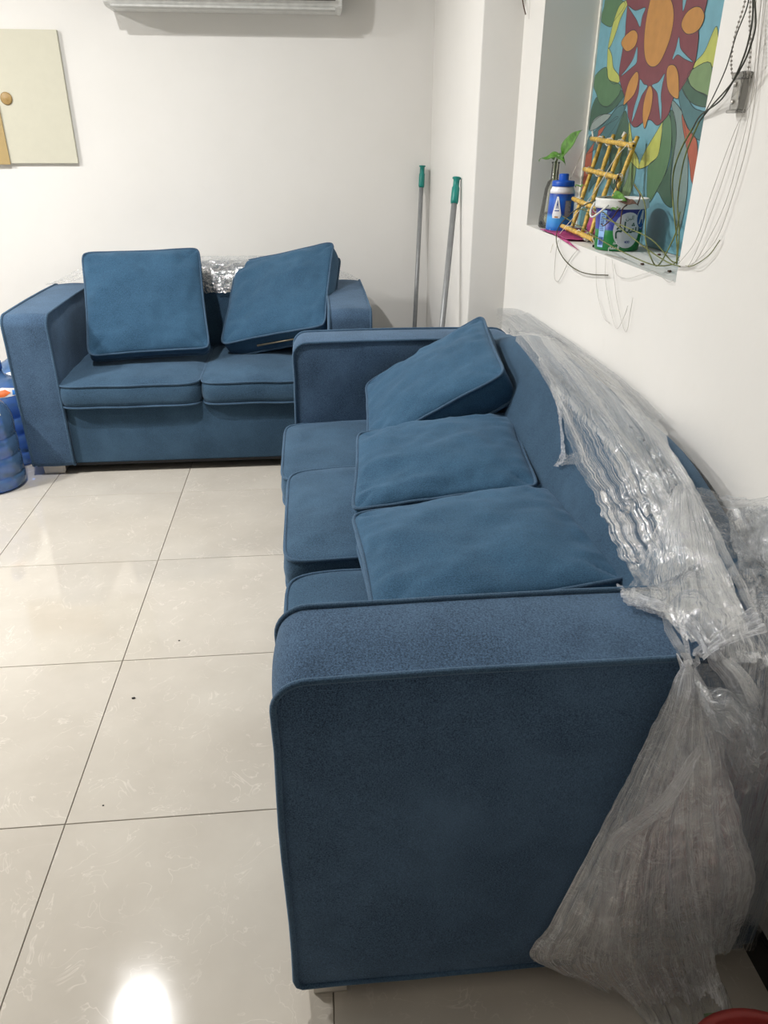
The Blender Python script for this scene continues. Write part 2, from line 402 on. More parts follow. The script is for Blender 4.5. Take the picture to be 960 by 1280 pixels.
def arm(x0, x1, root, inner_sign):
    """strip-and-panel arm: a rounded slab with piping round both side panels"""
    r = 0.05
    prof = [(D, ZB), (0.012, ZB), (0.004, ZB + 0.006), (0.0, ZB + 0.02)]
    for k in range(1, 8): prof.append((0.0 + 0.002 * math.sin(k), ZB + 0.02 + (H - r - ZB - 0.02) * k / 8))
    for k in range(9):
        a = math.pi / 2 * k / 8; prof.append((r - r * math.cos(a), H - r + r * math.sin(a)))
    for k in range(1, 10): prof.append((r + (D - 0.07 - r) * k / 10, H + 0.004 * math.sin(math.pi * k / 10)))
    for k in range(7):
        a = math.pi / 2 * k / 6; prof.append((D - 0.07 + 0.07 * math.sin(a), H - 0.07 + 0.07 * math.cos(a)))
    n = len(prof)
    # cross direction: strip crowned slightly outward, panels slightly puffed
    V = []; F = []; K = 8
    cx = Vector((0.45, 0.40))
    for k in range(K + 1):
        t = k / K; x = x0 + (x1 - x0) * t; cr = 0.006 * math.sin(math.pi * t)
        for i, (y, z) in enumerate(prof):
            a = Vector(prof[(i - 1) % n]); c = Vector(prof[(i + 1) % n]); nn = Vector(((c - a).y, -(c - a).x)).normalized()
            if nn.dot(Vector((y, z)) - cx) < 0: nn = -nn
            V.append((x, y + nn.x * cr, z + nn.y * cr))
    for k in range(K):
        for i in range(n):
            j = (i + 1) % n; F.append((k * n + i, k * n + j, (k + 1) * n + j, (k + 1) * n + i))
    # side panels as inward rings so they puff a little
    for k, sgn in ((0, -1), (K, 1)):
        prev = [k * n + i for i in range(n)]
        for s, pf in ((0.93, 0.004), (0.8, 0.008), (0.5, 0.010), (0.02, 0.011)):
            row = []
            for (y, z) in prof:
                row.append(len(V)); yy = cx.x + (y - cx.x) * s; zz = cx.y + (z - cx.y) * s
                wv = 0.003 * noise.noise(Vector((yy * 4, zz * 4, x0 * 9 + k)))
                V.append(((x0 if k == 0 else x1) + sgn * (pf + wv), yy, zz))
            for i in range(n):
                j = (i + 1) % n; F.append((prev[i], row[i], row[j], prev[j]))
            prev = row
        F.append(tuple(prev))
    bm = bmesh.new(); bv = [bm.verts.new(v) for v in V]
    for f in F:
        try: bm.faces.new([bv[i] for i in f])
        except ValueError: pass
    bmesh.ops.recalc_face_normals(bm, faces=bm.faces)
    me = bpy.data.meshes.new('arm'); bm.to_mesh(me); bm.free(); me.materials.append(FAB)
    for q in me.polygons: q.use_smooth = True
    me.set_sharp_from_angle(angle=math.radians(55))
    o = bpy.data.objects.new('arm', me); COL.objects.link(o); o.parent = root
    b = MB()
    for x, sg in ((x0, -1), (x1, 1)):
        path = [Vector((x + sg * 0.0015, y - 0.001, z + (0.0015 if z > 0.6 else 0))) for (y, z) in [(D * .96 * (1 - k / 12) + .014, ZB) for k in range(12)] + prof[1:]]
        path = [q + Vector((0.0012 * noise.noise(q * 14), 0, 0.0015 * noise.noise(q * 9))) for q in path]
        b.tube(path, 0.0052, 8)
    b.build('piping', PIPE, o)
    return o

def make_sofa(name, L, seats, loc, rz, label, group):
    root = empty(name, loc, rz); tag(root, label, 'sofa', group)
    arm(0.0, AW, root, 1); arm(L - AW, L, root, -1)
    # base with its front apron
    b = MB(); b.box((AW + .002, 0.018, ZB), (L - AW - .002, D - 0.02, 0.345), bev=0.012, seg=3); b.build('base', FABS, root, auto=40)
    b = MB(); b.box((0.01, 0.02, ZB - 0.008), (L - .01, D - .01, ZB + 0.004)); b.build('underside', BLACK, root, smooth=False)
    # camel-back backrest: profile swept along the width
    V = []; F = []; NX_ = 60
    for k in range(NX_ + 1):
        t = k / NX_; x = AW + 0.002 + (L - 2 * AW - 0.004) * t; h = camel(t)
        pr = [(D - 0.25, 0.34)]
        for q in range(1, 9):
            s = q / 9; z = 0.34 + (h - 0.05 - 0.34) * s
            pr.append((D - 0.25 + 0.105 * s - 0.016 * math.sin(math.pi * s), z))
        yf = pr[-1][0] + 0.01
        for q in range(9):
            a = math.pi * q / 8; yc = (yf + D - 0.002) / 2; ry = (D - 0.002 - yf) / 2
            pr.append((yc - ry * math.cos(a), h - 0.045 + 0.045 * math.sin(a)))
        pr += [(D, 0.5), (D, ZB)]
        m = len(pr)
        for (y, z) in pr:
            wv = 0.004 * noise.noise(Vector((x * 3, y * 3, z * 4 + L)))
            V.append((x, y - wv if y < D - 0.05 else y, z))
    for k in range(NX_):
        for i in range(m):
            j = (i + 1) % m; F.append((k * m + i, (k + 1) * m + i, (k + 1) * m + j, k * m + j))
    F.append(tuple(range(m))); F.append(tuple(NX_ * m + i for i in range(m))[::-1])
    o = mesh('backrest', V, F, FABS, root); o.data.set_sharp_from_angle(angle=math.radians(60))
    bm = bmesh.new(); bm.from_mesh(o.data); bmesh.ops.recalc_face_normals(bm, faces=bm.faces); bm.to_mesh(o.data); bm.free()
    # seat cushions
    for (a, c, fr, zt, sd, tilt) in seats:
        y1 = D - 0.225; sx = c - a; sy = y1 - fr; th = 0.098
        def df(v, sx=sx, sy=sy):
            return Vector((v.x, v.y, v.z - (0.012 if v.y < 0 else 0) * (abs(v.y) / (sy / 2)) ** 3))
        Vc, Fc, tl, bl = cushion_mesh(sx, sy, th, 0.022, 0.002, p=11, n=26, seed=sd, pinch=0.006, wr=0.003, deform=df, pleat=0.001, sidebulge=0.010)
        mt = Matrix.Translation(((a + c) / 2, (fr + y1) / 2, zt - th / 2)) @ Matrix.Rotation(tilt, 4, 'Z')
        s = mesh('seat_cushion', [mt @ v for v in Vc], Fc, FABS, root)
        b = MB(); b.tube([mt @ v for v in smooth_loop(tl)], 0.0048, 8, closed=True); b.tube([mt @ v for v in smooth_loop(bl)], 0.0045, 8, closed=True)
        b.build('piping', PIPE, s)
    for (fx, fy) in ((0.03, 0.03), (L - 0.105, 0.03), (0.03, D - 0.09), (L - 0.13, D - 0.09)):
        b = MB()
        out = [(0.0, 0.045), (0.004, 0.0), (0.092, 0.0), (0.1, 0.018), (0.1, 0.045)]
        b.prism(out, lambda q, d, fx=fx, fy=fy: (fx + q[0], fy + d, q[1]), 0.06)
        b.build('foot', STEEL, root, smooth=False)
    return root

L2 = 1.565
sofa2 = make_sofa('two_seat_sofa', L2, [(AW - .008, L2 / 2 + .012, -.018, .442, 11, 0), (L2 / 2 + .012, L2 - AW + .004, -.01, .442, 12, 0)],
                  (-0.70, 2.03, 0), 0, 'dark blue two-seat sofa standing against the back wall under the air conditioner', 'dark blue fabric sofas')
L3 = 2.09
sofa3 = make_sofa('three_seat_sofa', L3, [(AW + .002, .70, -.045, .430, 21, 0.0), (.695, 1.272, -.02, .456, 22, 0.0), (1.300, L3 - AW - .002, -.012, .432, 23, 0.0)],
                  (0.535, 1.645, 0), -math.pi / 2, 'long dark blue three-seat sofa in the foreground along the right wall, half unwrapped', 'dark blue fabric sofas')
bpy.context.view_layer.update()

# ------------------------------------------------------------------ loose cushions
ZIP = plain('zip_metal', (150, 140, 120), 0.35, 0.7)
def throw(cen, axx, axy, s, seed, label, g=0.085, bulge=0.05, sag=0.0, group='loose cushions on the sofas', zipper=None, pinch=0.035, sy=None):
    axx = Vector(axx).normalized(); axy = Vector(axy); axy = (axy - axx * axy.dot(axx)).normalized(); nz = axx.cross(axy)
    org = Vector(cen) - nz * (g / 2)
    rm = Matrix((axx, axy, nz)).transposed().to_4x4()
    def df(v):
        return Vector((v.x, v.y, v.z - sag * ((v.x / (s / 2)) ** 2) * 0.5 - sag * 0.5 * ((v.y / (s / 2)) ** 2)))
    V, F, tl, bl = cushion_mesh(s, sy or s, g, bulge, bulge * 0.5, p=14, n=44, seed=seed, pinch=pinch, wr=0.0055, deform=df, pleat=0.009, sidebulge=0.006)
    o = mesh('throw_cushion', V, F, FABC); o.matrix_world = Matrix.Translation(org) @ rm
    tag(o, label, 'cushion', group)
    b = MB(); b.tube(smooth_loop(tl), 0.005, 8, closed=True); b.tube(smooth_loop(bl), 0.005, 8, closed=True); b.build('piping', PIPE, o)
    if zipper:
        side, a0, a1 = zipper
        y = -(sy or s) / 2 * (1 - pinch * .5) - 0.0075
        b = MB(); b.box((a0, y - .0015, -.004 - .0), (a1, y + .004, .004)); b.box((a1 - .004, y - .004, -.016), (a1 + .006, y, .012), bev=.001)
        b.build('zip', ZIP, o)
    return o

throw((-0.176, 2.42, 0.722), (0.992, 0.128, 0.015), (-0.100, 0.66, 0.745), 0.545, 1,
      'square blue cushion propped upright at the left of the two-seat sofa', bulge=.045, g=.055)
throw((0.446, 2.500, 0.735), (0.929, -0.299, 0.215), (0.121, 0.799, 0.589), 0.54, 2,
      'blue cushion tilted on one corner at the right of the two-seat sofa, zip below', g=.10, bulge=.035, zipper=(0, -.1, .2))
throw((0.955, 0.190, 0.585), (0.992, 0.038, 0.118), (-0.033, 0.999, -0.043), 0.515, 3,
      'large blue cushion lying nearest the camera on the long sofa, against the near arm', bulge=.045, g=.08)
throw((0.955, 0.690, 0.590), (0.984, -0.101, 0.147), (0.092, 0.994, 0.062), 0.485, 4,
      'blue cushion lying between the other two on the long sofa', bulge=.05, g=.085)
throw((0.990, 1.150, 0.684), (0.842, -0.127, 0.524), (0.063, 0.988, 0.138), 0.49, 5,
      'blue cushion leaning up on its edge by the far arm of the long sofa', bulge=.04, g=.10)

# ------------------------------------------------------------------ stretch film
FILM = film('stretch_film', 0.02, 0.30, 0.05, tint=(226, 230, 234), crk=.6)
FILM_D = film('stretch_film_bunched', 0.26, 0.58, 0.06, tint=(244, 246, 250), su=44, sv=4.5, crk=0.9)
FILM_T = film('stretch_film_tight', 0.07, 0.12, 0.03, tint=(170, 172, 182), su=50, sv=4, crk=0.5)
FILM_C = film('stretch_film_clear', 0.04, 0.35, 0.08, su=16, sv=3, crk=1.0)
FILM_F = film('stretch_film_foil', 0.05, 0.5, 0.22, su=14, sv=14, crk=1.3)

def push(p, lift):
    h = BV.find_nearest(p, 0.09)
    if h[0] is None: return p
    sgn = (p - h[0]).dot(h[1])
    return h[0] + h[1] * (lift + max(0.0, sgn) * .6) if sgn < lift else p

def sheet(name, rows, mat, parent, nu=50, nv=160, folds=12, famp=0.006, crump=0.006, cs=14, rag=(0, 0), ends=(0, 0), seed=0, lift=0.007):
    rows = [[Vector(p) for p in r] for r in rows]; off = Vector((seed * 3.7, seed * 1.9, seed * 7.3))
    P = []
    for j in range(nv + 1):
        v = j / nv
        prow = [cm1([r[k] for r in rows], v) for k in range(len(rows[0]))]
        line = []
        for i in range(nu + 1):
            u = i / nu
            # ragged long edges
            e0 = rag[0] * (0.5 + noise.noise(Vector((v * 9, 0, 0)) + off) + 0.6 * noise.noise(Vector((v * 31, 1, 0)) + off) + .35 * noise.noise(Vector((v * 80, 1, 0)) + off))
            e1 = rag[1] * (0.5 + noise.noise(Vector((v * 9, 5, 0)) + off) + 0.6 * noise.noise(Vector((v * 31, 6, 0)) + off) + .35 * noise.noise(Vector((v * 80, 6, 0)) + off))
            uu = max(-.02, min(1.02, e0 + (1 - e0 - e1) * u))
            line.append(cm1(prow, uu))
        P.append(line)
    V = []; UVs = []
    for j in range(nv + 1):
        for i in range(nu + 1):
            a = P[j][min(i + 1, nu)] - P[j][max(i - 1, 0)]; c = P[min(j + 1, nv)][i] - P[max(j - 1, 0)][i]
            n = a.cross(c)
            n = n.normalized() if n.length > 1e-12 else Vector((0, 0, 1))
            wd = min(1.0, a.length * nu / 2 / 0.06)
            u = i / nu; v = j / nv
            ph = u * folds + 0.5 * noise.noise(Vector((u * 3, v * 4, 2)) + off)
            d = famp * math.sin(2 * math.pi * ph) * (0.5 + 0.8 * abs(noise.noise(Vector((u * 5, v * 3, 0)) + off))) * wd
            q = P[j][i] * cs + off
            rd = (1 - abs(noise.noise(q)) * 2.2) + 0.5 * (1 - abs(noise.noise(q * 2.3)) * 2.2)
            d += 0.35 * crump * (rd - 0.8) * (0.3 + 0.7 * wd) + famp * 0.3 * noise.noise(Vector((u * folds * 4, v * 4, 3)) + off) * wd
            q = P[j][i] + n * d
            if lift: q = push(q + parent.location, lift) - parent.location
            V.append(q); UVs.append((u, v))
    F = [(j * (nu + 1) + i, j * (nu + 1) + i + 1, (j + 1) * (nu + 1) + i + 1, (j + 1) * (nu + 1) + i) for j in range(nv) for i in range(nu)]
    # torn ends: drop some border faces
    keep = []
    for f in F:
        j = f[0] // (nu + 1); i = f[0] % (nu + 1)
        t0 = ends[0] * (0.5 + noise.noise(Vector((i / nu * 12, 3, 0)) + off)); t1 = ends[1] * (0.5 + noise.noise(Vector((i / nu * 12, 8, 0)) + off) + .4 * noise.noise(Vector((i / nu * 40, 8, 0)) + off))
        if j / nv < t0 or 1 - j / nv < t1: continue
        keep.append(f)
    o = mesh(name, V, keep, mat, parent)
    uvl = o.data.uv_layers.new(name='UVMap')
    for lp in o.data.loops: uvl.data[lp.index].uv = UVs[lp.vertex_index]
    return o

# surface of the long sofa and its cushions, to lay the film on
dv, dfc = [], []
for o in sofa3.children:
    n0 = len(dv); dv += [o.matrix_world @ v.co for v in o.data.vertices]; dfc += [tuple(i + n0 for i in p.vertices) for p in o.data.polygons]
BV = BVHTree.FromPolygons(dv, dfc)
def on(u, v, lift=0.012, ax='x', val=1.385):
    """where the pixel meets the long sofa (lifted towards the room), else on the given plane"""
    q = at(u, v, ax, val); d = (q - CAM).normalized()
    h = BV.ray_cast(CAM, d)
    if h[0] is not None and (h[0] - CAM).length < (q - CAM).length: return h[0] - d * lift
    return q - d * 0.003

wrap = empty('stretch_film_wrap', (1.2, 0.3, 0.75))
tag(wrap, 'torn clear stretch film lying over the back and near end of the long sofa', 'plastic film', 'stretch film on the sofas')
WI = Matrix.Translation(-Vector(wrap.location))
def W(rows): return [[WI @ p for p in r] for r in rows]
# long gathered band along the top of the backrest
A = [[on(598, 392), on(612, 386), on(624, 385)],
     [on(632, 408), on(640, 396), on(652, 388)],
     [on(650, 424), on(668, 412), on(684, 412)],
     [on(672, 452), on(700, 440), on(728, 440)],
     [on(692, 492), on(735, 478), on(772, 474)],
     [on(706, 540), on(762, 520), on(812, 526)],
     [on(724, 585), on(790, 562), on(838, 566)],
     [on(746, 625, .016), on(812, 612, .018), on(862, 606, .018)],
     [on(762, 668, .022), on(832, 662, .03), on(880, 650, .03)],
     [on(788, 712, .03), on(856, 712, .04), on(905, 706, .04)],
     [on(812, 752, .03), on(884, 762, .04), on(934, 764, .05)],
     [on(850, 800, .02), on(916, 812, .03), on(972, 836, .05)]]
sheet('film_sheet', W(A), FILM, wrap, 64, 260, folds=6, famp=0.0045, crump=0.004, cs=12, rag=(0.05, 0.02), seed=1, lift=.012)
# narrow rope-like folds on that band
for sd, (px, off_) in enumerate([([(640, 395), (700, 446), (750, 510), (800, 580), (850, 650), (900, 740), (955, 835)], .03),
                                 ([(628, 402), (668, 446), (705, 512), (742, 600), (775, 672), (806, 730), (838, 790), (862, 828)], .02),
                                 ([(690, 425), (760, 480), (815, 540), (860, 605), (905, 690), (945, 770)], .04)]):
    rows = []
    for (u, v) in px:
        rows.append([on(u - 6, v + 3, off_), on(u, v, off_ + .010), on(u + 6, v - 2, off_)])
    sheet('film_fold', W(rows), FILM, wrap, 14, 150, folds=3, famp=0.004, crump=0.004, cs=22, rag=(.1, .1), seed=20 + sd)
# thin film between backrest and wall
B_ = [[on(652, 394), on(660, 390)], [on(712, 436), on(722, 432)], [on(770, 478), on(784, 478)], [on(815, 528), on(832, 522)]]
sheet('film_edge', W(B_), FILM_C, wrap, 12, 90, folds=2, famp=0.002, crump=0.004, seed=3, rag=(.1, .1))
# turned-over flap with a torn lower edge
C_ = [[on(836, 618, .045), on(852, 604, .05), on(872, 622, .05)],
      [on(818, 664, .05), on(850, 660, .06), on(892, 672, .06)],
      [on(800, 704, .05), on(850, 710, .07), on(914, 722, .07)],
      [on(786, 736, .045), on(850, 756, .06), on(934, 776, .06)],
      [on(772, 752, .02), on(842, 782, .03), on(952, 836, .05)]]
sheet('film_flap', W(C_), FILM, wrap, 60, 80, folds=3, famp=0.004, crump=0.014, cs=16, rag=(0.0, 0.02), ends=(0, 0.05), seed=4, lift=.014)
# crumpled torn hem of the flap
D_ = [[on(770, 730, .03), on(776, 748, .02), on(786, 758, .012)], [on(800, 740, .03), on(806, 756, .03), on(812, 768, .012)],
      [on(832, 752, .03), on(838, 766, .035), on(842, 778, .012)], [on(862, 770, .03), on(868, 786, .035), on(866, 798, .012)],
      [on(890, 800, .03), on(886, 812, .03), on(880, 822, .012)], [on(925, 840, .04), on(915, 852, .03), on(905, 858, .03, 'y', -.46)],
      [on(950, 880, .03, 'y', -.47), on(940, 890, .03, 'y', -.47), on(930, 884, .03, 'y', -.47)]]
sheet('film_hem', W(D_), FILM_D, wrap, 20, 130, folds=2, famp=0.005, crump=0.010, cs=26, rag=(0.1, 0.12), seed=5)
# twist from the hem to the gathering point at the corner of the arm
E_ = [[on(846, 768, .03), on(858, 766, .03)], [on(850, 790, .02), on(858, 788, .02)], [on(856, 810, .015), on(862, 808, .015)],
      [on(858, 828, .02), on(864, 826, .02)]]
sheet('film_twist', W(E_), FILM_D, wrap, 8, 40, folds=2, famp=0.002, crump=0.003, seed=6)
E2 = [[on(866, 812, .02), on(868, 836, .02)], [on(890, 795, .03), on(892, 815, .03)], [on(915, 775, .04), on(925, 800, .04)], [on(940, 758, .05), on(960, 790, .05)]]
sheet('film_twist', W(E2), FILM_D, wrap, 20, 60, folds=4, famp=0.004, crump=0.006, seed=7)
# film stretched from the band to the near end of the backrest, bunched at the wall
G_ = [[on(868, 606, .03), on(880, 640, .035), on(905, 690, .04)],
      [on(900, 616, .02), on(905, 650, .03), on(925, 700, .03)],
      [on(925, 622, .012), on(930, 650, .02), on(945, 710, .02)],
      [on(948, 622, .012), on(950, 640, .012), on(960, 720, .02)],
      [on(985, 612, .012), on(990, 640, .012), on(995, 740, .02)]]
sheet('film_sheet', W(G_), FILM, wrap, 50, 90, folds=7, famp=0.005, crump=0.010, cs=18, seed=8, rag=(.03, .05))
G2 = [[on(905, 640, .02), on(950, 632, .02), on(990, 640, .02)], [on(915, 680, .02), on(950, 690, .02), on(990, 700, .02)],
      [on(925, 720, .02), on(955, 740, .02), on(990, 760, .02)], [on(940, 770, .02), on(960, 790, .02), on(990, 800, .02)], [on(950, 815, .02), on(965, 818, .02), on(990, 815, .02)]]
sheet('film_sheet', W(G2), FILM_C, wrap, 50, 80, folds=3, famp=0.006, crump=0.016, cs=22, seed=9)
for sd, px in enumerate([[(905, 735), (920, 712), (940, 700), (962, 705)], [(912, 748), (935, 742), (955, 725), (975, 715)], [(925, 640), (940, 668), (932, 700)]]):
    rows = [[on(u - 5, v - 4, .02), on(u, v, .04), on(u + 6, v + 5, .02)] for (u, v) in px]
    sheet('film_fold', W(rows), FILM, wrap, 10, 50, folds=1, famp=0.003, crump=0.006, cs=30, seed=30 + sd)
# shreds hanging off the inner edge
H_ = [[on(702, 498, .012), on(710, 500, .012)], [on(697, 515, .02), on(703, 517, .02)], [on(700, 545, .025), on(705, 545, .025)], [on(699, 572, .03), on(708, 572, .03)], [on(690, 582, .03), on(700, 584, .03)]]
sheet('film_shred', W(H_), FILM_D, wrap, 8, 70, folds=1, famp=0.002, crump=0.005, cs=40, rag=(.3, .3), seed=10)
H2 = [[on(692, 582, .025), on(700, 570, .03)], [on(712, 582, .025), on(712, 566, .03)], [on(732, 580, .02), on(728, 562, .02)]]
sheet('film_shred', W(H2), FILM, wrap, 12, 40, folds=1, famp=0.002, crump=0.006, cs=40, rag=(.15, .15), seed=11)
H3 = [[on(760, 625, .02), on(758, 640, .03)], [on(775, 615, .03), on(780, 628, .04)], [on(788, 612, .04), on(790, 626, .04)]]
sheet('film_shred', W(H3), FILM, wrap, 12, 40, folds=1, famp=0.002, crump=0.006, cs=40, rag=(.15, .15), seed=12)
# tight film over the rear half of the near arm
YS = -0.4575
def ay(u, v, y): return at(u, v, 'y', y)
T_ = [[ay(860, 832, YS), ay(905, 828, YS), Vector((1.392, YS, 0.733))],
      [ay(812, 915, YS), ay(890, 915, YS), Vector((1.394, YS, 0.55))],
      [ay(764, 1010, YS), ay(870, 1010, YS), Vector((1.394, YS, 0.35))],
      [ay(715, 1105, YS), ay(850, 1105, YS), Vector((1.394, YS, 0.18))],
      [ay(666, 1199, YS), ay(830, 1192, YS), Vector((1.394, YS, 0.048))]]
sheet('tight_film', W(T_), FILM_T, wrap, 50, 60, folds=10, famp=0.0008, crump=0.0015, cs=30, seed=13)
T2 = [[on(862, 830, .006), on(905, 826, .006), on(960, 820, .006), on(1000, 816, .006)], [on(880, 800, .006), on(915, 796, .006), on(960, 790, .006), on(1000, 785, .006)], [on(890, 760, .006), on(920, 750, .006), on(960, 750, .006), on(1000, 745, .006)]]
sheet('tight_film', W(T2), FILM_T, wrap, 60, 30, folds=10, famp=0.0006, crump=0.0015, cs=40, seed=14)

hang = empty('hanging_film', (1.1, -0.5, 0.4))
tag(hang, 'milky bunch of torn stretch film hanging down the near arm of the long sofa', 'plastic film', 'stretch film on the sofas')
WI2 = Matrix.Translation(-Vector(hang.location))
def W2(rows): return [[WI2 @ p for p in r] for r in rows]
# right lobe
R_ = [[ay(857, 826, -.463), ay(861, 824, -.465), ay(866, 828, -.465)],
      [ay(850, 880, -.475), ay(872, 876, -.485), ay(890, 880, -.475)],
      [ay(838, 960, -.48), ay(880, 950, -.50), ay(908, 950, -.475)],
      [ay(830, 1040, -.48), ay(885, 1035, -.52), ay(930, 1036, -.48)],
      [ay(830, 1110, -.48), ay(890, 1110, -.53), ay(945, 1100, -.48)],
      [ay(845, 1160, -.48), ay(890, 1160, -.51), ay(926, 1160, -.48)],
      [ay(868, 1205, -.475), ay(890, 1200, -.485), ay(912, 1192, -.475)]]
sheet('film_lobe', W2(R_), FILM_D, hang, 70, 130, folds=5, famp=0.004, crump=0.010, cs=14, rag=(0, 0.01), ends=(0, .04), seed=15)
# left lobe, nearer, with a tail on the floor
Lb = [[ay(856, 826, -.466), ay(859, 825, -.468), ay(863, 826, -.466)],
      [ay(826, 888, -.463), ay(848, 886, -.49), ay(872, 886, -.475)],
      [ay(782, 975, -.463), ay(822, 968, -.505), ay(868, 962, -.49)],
      [ay(735, 1066, -.463), ay(795, 1055, -.515), ay(868, 1045, -.50)],
      [ay(690, 1150, -.463), ay(775, 1150, -.515), ay(876, 1130, -.505)],
      [ay(664, 1199, -.463), ay(770, 1206, -.50), ay(896, 1200, -.50)],
      [at(745, 1232, 'z', .02), at(800, 1258, 'z', .03), at(915, 1268, 'z', .03)]]
sheet('film_lobe', W2(Lb), FILM_D, hang, 90, 150, folds=6, famp=0.0035, crump=0.010, cs=13, rag=(0, .01), ends=(0, .06), seed=16)
# wide inner fold crossing the left lobe
Fd = [[ay(872, 930, -.50), ay(880, 940, -.50)], [ay(820, 1000, -.53), ay(835, 1012, -.53)], [ay(760, 1050, -.525), ay(775, 1062, -.53)], [ay(748, 1110, -.51), ay(770, 1110, -.52)], [ay(752, 1190, -.50), ay(780, 1192, -.51)]]
sheet('film_fold', W2(Fd), FILM_D, hang, 16, 80, folds=2, famp=0.003, crump=0.005, seed=17)
Tl = [[at(752, 1206, 'z', .05), at(800, 1210, 'z', .06), at(880, 1200, 'z', .08)], [at(768, 1232, 'z', .02), at(820, 1240, 'z', .04), at(905, 1232, 'z', .04)],
      [at(790, 1256, 'z', .012), at(840, 1262, 'z', .02), at(915, 1262, 'z', .02)], [at(815, 1290, 'z', .012), at(850, 1300, 'z', .02), at(912, 1290, 'z', .012)]]
sheet('film_tail', W2(Tl), FILM, hang, 50, 50, folds=3, famp=0.004, crump=0.010, cs=20, seed=18, ends=(0, .1))
# puffed loop beside the gathering point
Pf = [[ay(862, 836, -.47), ay(866, 840, -.47), ay(870, 850, -.47)], [ay(880, 858, -.47), ay(890, 880, -.53), ay(888, 910, -.48)],
      [ay(905, 862, -.47), ay(915, 885, -.56), ay(905, 950, -.49)], [ay(935, 870, -.47), ay(938, 920, -.56), ay(918, 985, -.49)],
      [ay(952, 895, -.47), ay(950, 940, -.53), ay(935, 990, -.49)], [ay(955, 930, -.47), ay(955, 960, -.49), ay(948, 992, -.48)]]
sheet('film_loop', W2(Pf), FILM_C, hang, 50, 70, folds=3, famp=0.004, crump=0.014, cs=16, seed=19)
Rb = [[ay(900, 826, -.47), ay(915, 822, -.47)], [ay(922, 850, -.50), ay(935, 842, -.50)], [ay(935, 880, -.51), ay(948, 862, -.51)], [ay(936, 882, -.50), ay(952, 878, -.50)], [ay(930, 884, -.48), ay(940, 884, -.48)]]
sheet('film_loop', W2(Rb), FILM, hang, 14, 60, folds=2, famp=0.003, crump=0.005, seed=21)

# film still on the back of the two-seat sofa
wrap2 = empty('stretch_film_wrap', (0.08, 2.8, 0.78))
tag(wrap2, 'crinkled shiny stretch film over the backrest of the two-seat sofa, behind its cushions', 'plastic film', 'stretch film on the sofas')
WI3 = Matrix.Translation(-Vector(wrap2.location))
rows = []
for k in range(13):
    t = k / 12; x = -0.52 + 1.205 * t; h = camel(t); y0 = 2.03
    rows.append([Vector((x, y0 + D - .19 - .012, .70)), Vector((x, y0 + D - .155 - .014, h - .05)), Vector((x, y0 + D - .10, h + .012)), Vector((x, y0 + D - .03, h + .010)), Vector((x, y0 + D + .012, h - .03)), Vector((x, y0 + D + .012, .6))])
sheet('film_sheet', [[WI3 @ p for p in r] for r in rows], FILM_F, wrap2, 50, 170, folds=2, famp=0.002, crump=0.007, cs=26, rag=(.04, 0), seed=22)
rows = [[Vector((-.735, 2.76, .745)), Vector((-.735, 2.86, .73))], [Vector((-.64, 2.76, .752)), Vector((-.64, 2.87, .775))], [Vector((-.55, 2.74, .77)), Vector((-.55, 2.87, .815))], [Vector((-.45, 2.72, .80)), Vector((-.45, 2.87, .84))]]
sheet('film_corner', [[WI3 @ p for p in r] for r in rows], FILM_F, wrap2, 20, 40, folds=2, famp=0.003, crump=0.007, cs=26, seed=23)
rows = [[Vector((.60, 2.72, .79)), Vector((.60, 2.87, .83))], [Vector((.70, 2.78, .76)), Vector((.70, 2.875, .80))], [Vector((.80, 2.80, .745)), Vector((.80, 2.875, .765))], [Vector((.86, 2.82, .735)), Vector((.86, 2.875, .735))]]
sheet('film_corner', [[WI3 @ p for p in r] for r in rows], FILM_C, wrap2, 20, 40, folds=2, famp=0.003, crump=0.006, cs=26, seed=24)

for o in list(wrap.children):
    for v in o.data.vertices:
        v.co.x = min(v.co.x, XW - .006 - wrap.location.x)
for o in list(hang.children):
    for v in o.data.vertices:
        v.co.x = min(v.co.x, XW - .02 - hang.location.x); v.co.z = max(v.co.z, .004 - hang.location.z)

# ------------------------------------------------------------------ air conditioner
ac = empty('air_conditioner', (0.28, 2.9, 1.94)); tag(ac, 'white wall-mounted air conditioner at the top of the back wall', 'air conditioner')
x0, x1 = -0.262 - .28, 0.80 - .28
prof = [(0.1, 0.0), (-0.06, 0.0), (-0.095, 0.012), (-0.118, 0.05), (-0.125, 0.10), (-0.125, 0.24), (-0.11, 0.27), (-0.08, 0.28), (0.1, 0.28)]
b = MB(); b.prism([(p[0], p[1]) for p in catmull([(a, c, 0) for a, c in prof], 4)], lambda q, d: (x0 + d, q[0], q[1]), x1 - x0)
b.build('body', WHITE_PL, ac, smooth=True, auto=35)
for xx in (x0, x1 - .018):
    b = MB(); b.prism([(q[0] * 1.02, q[1] * 1.01 - .002) for q in prof], lambda q, d, xx=xx: (xx + d, q[0], q[1]), .018); b.build('end_cap', WHITE_PL, ac, auto=35)
b = MB(); b.box((x0 + .03, -.105, -.006), (x1 - .03, -.045, .004), bev=.002); b.build('louvre', plain('ac_louvre', (196, 196, 192), 0.4), ac, smooth=False)
b = MB(); b.box((x0 + .03, -.128, .028), (x1 - .03, -.100, .036)); b.build('outlet_slot', GREY_PL, ac, smooth=False)

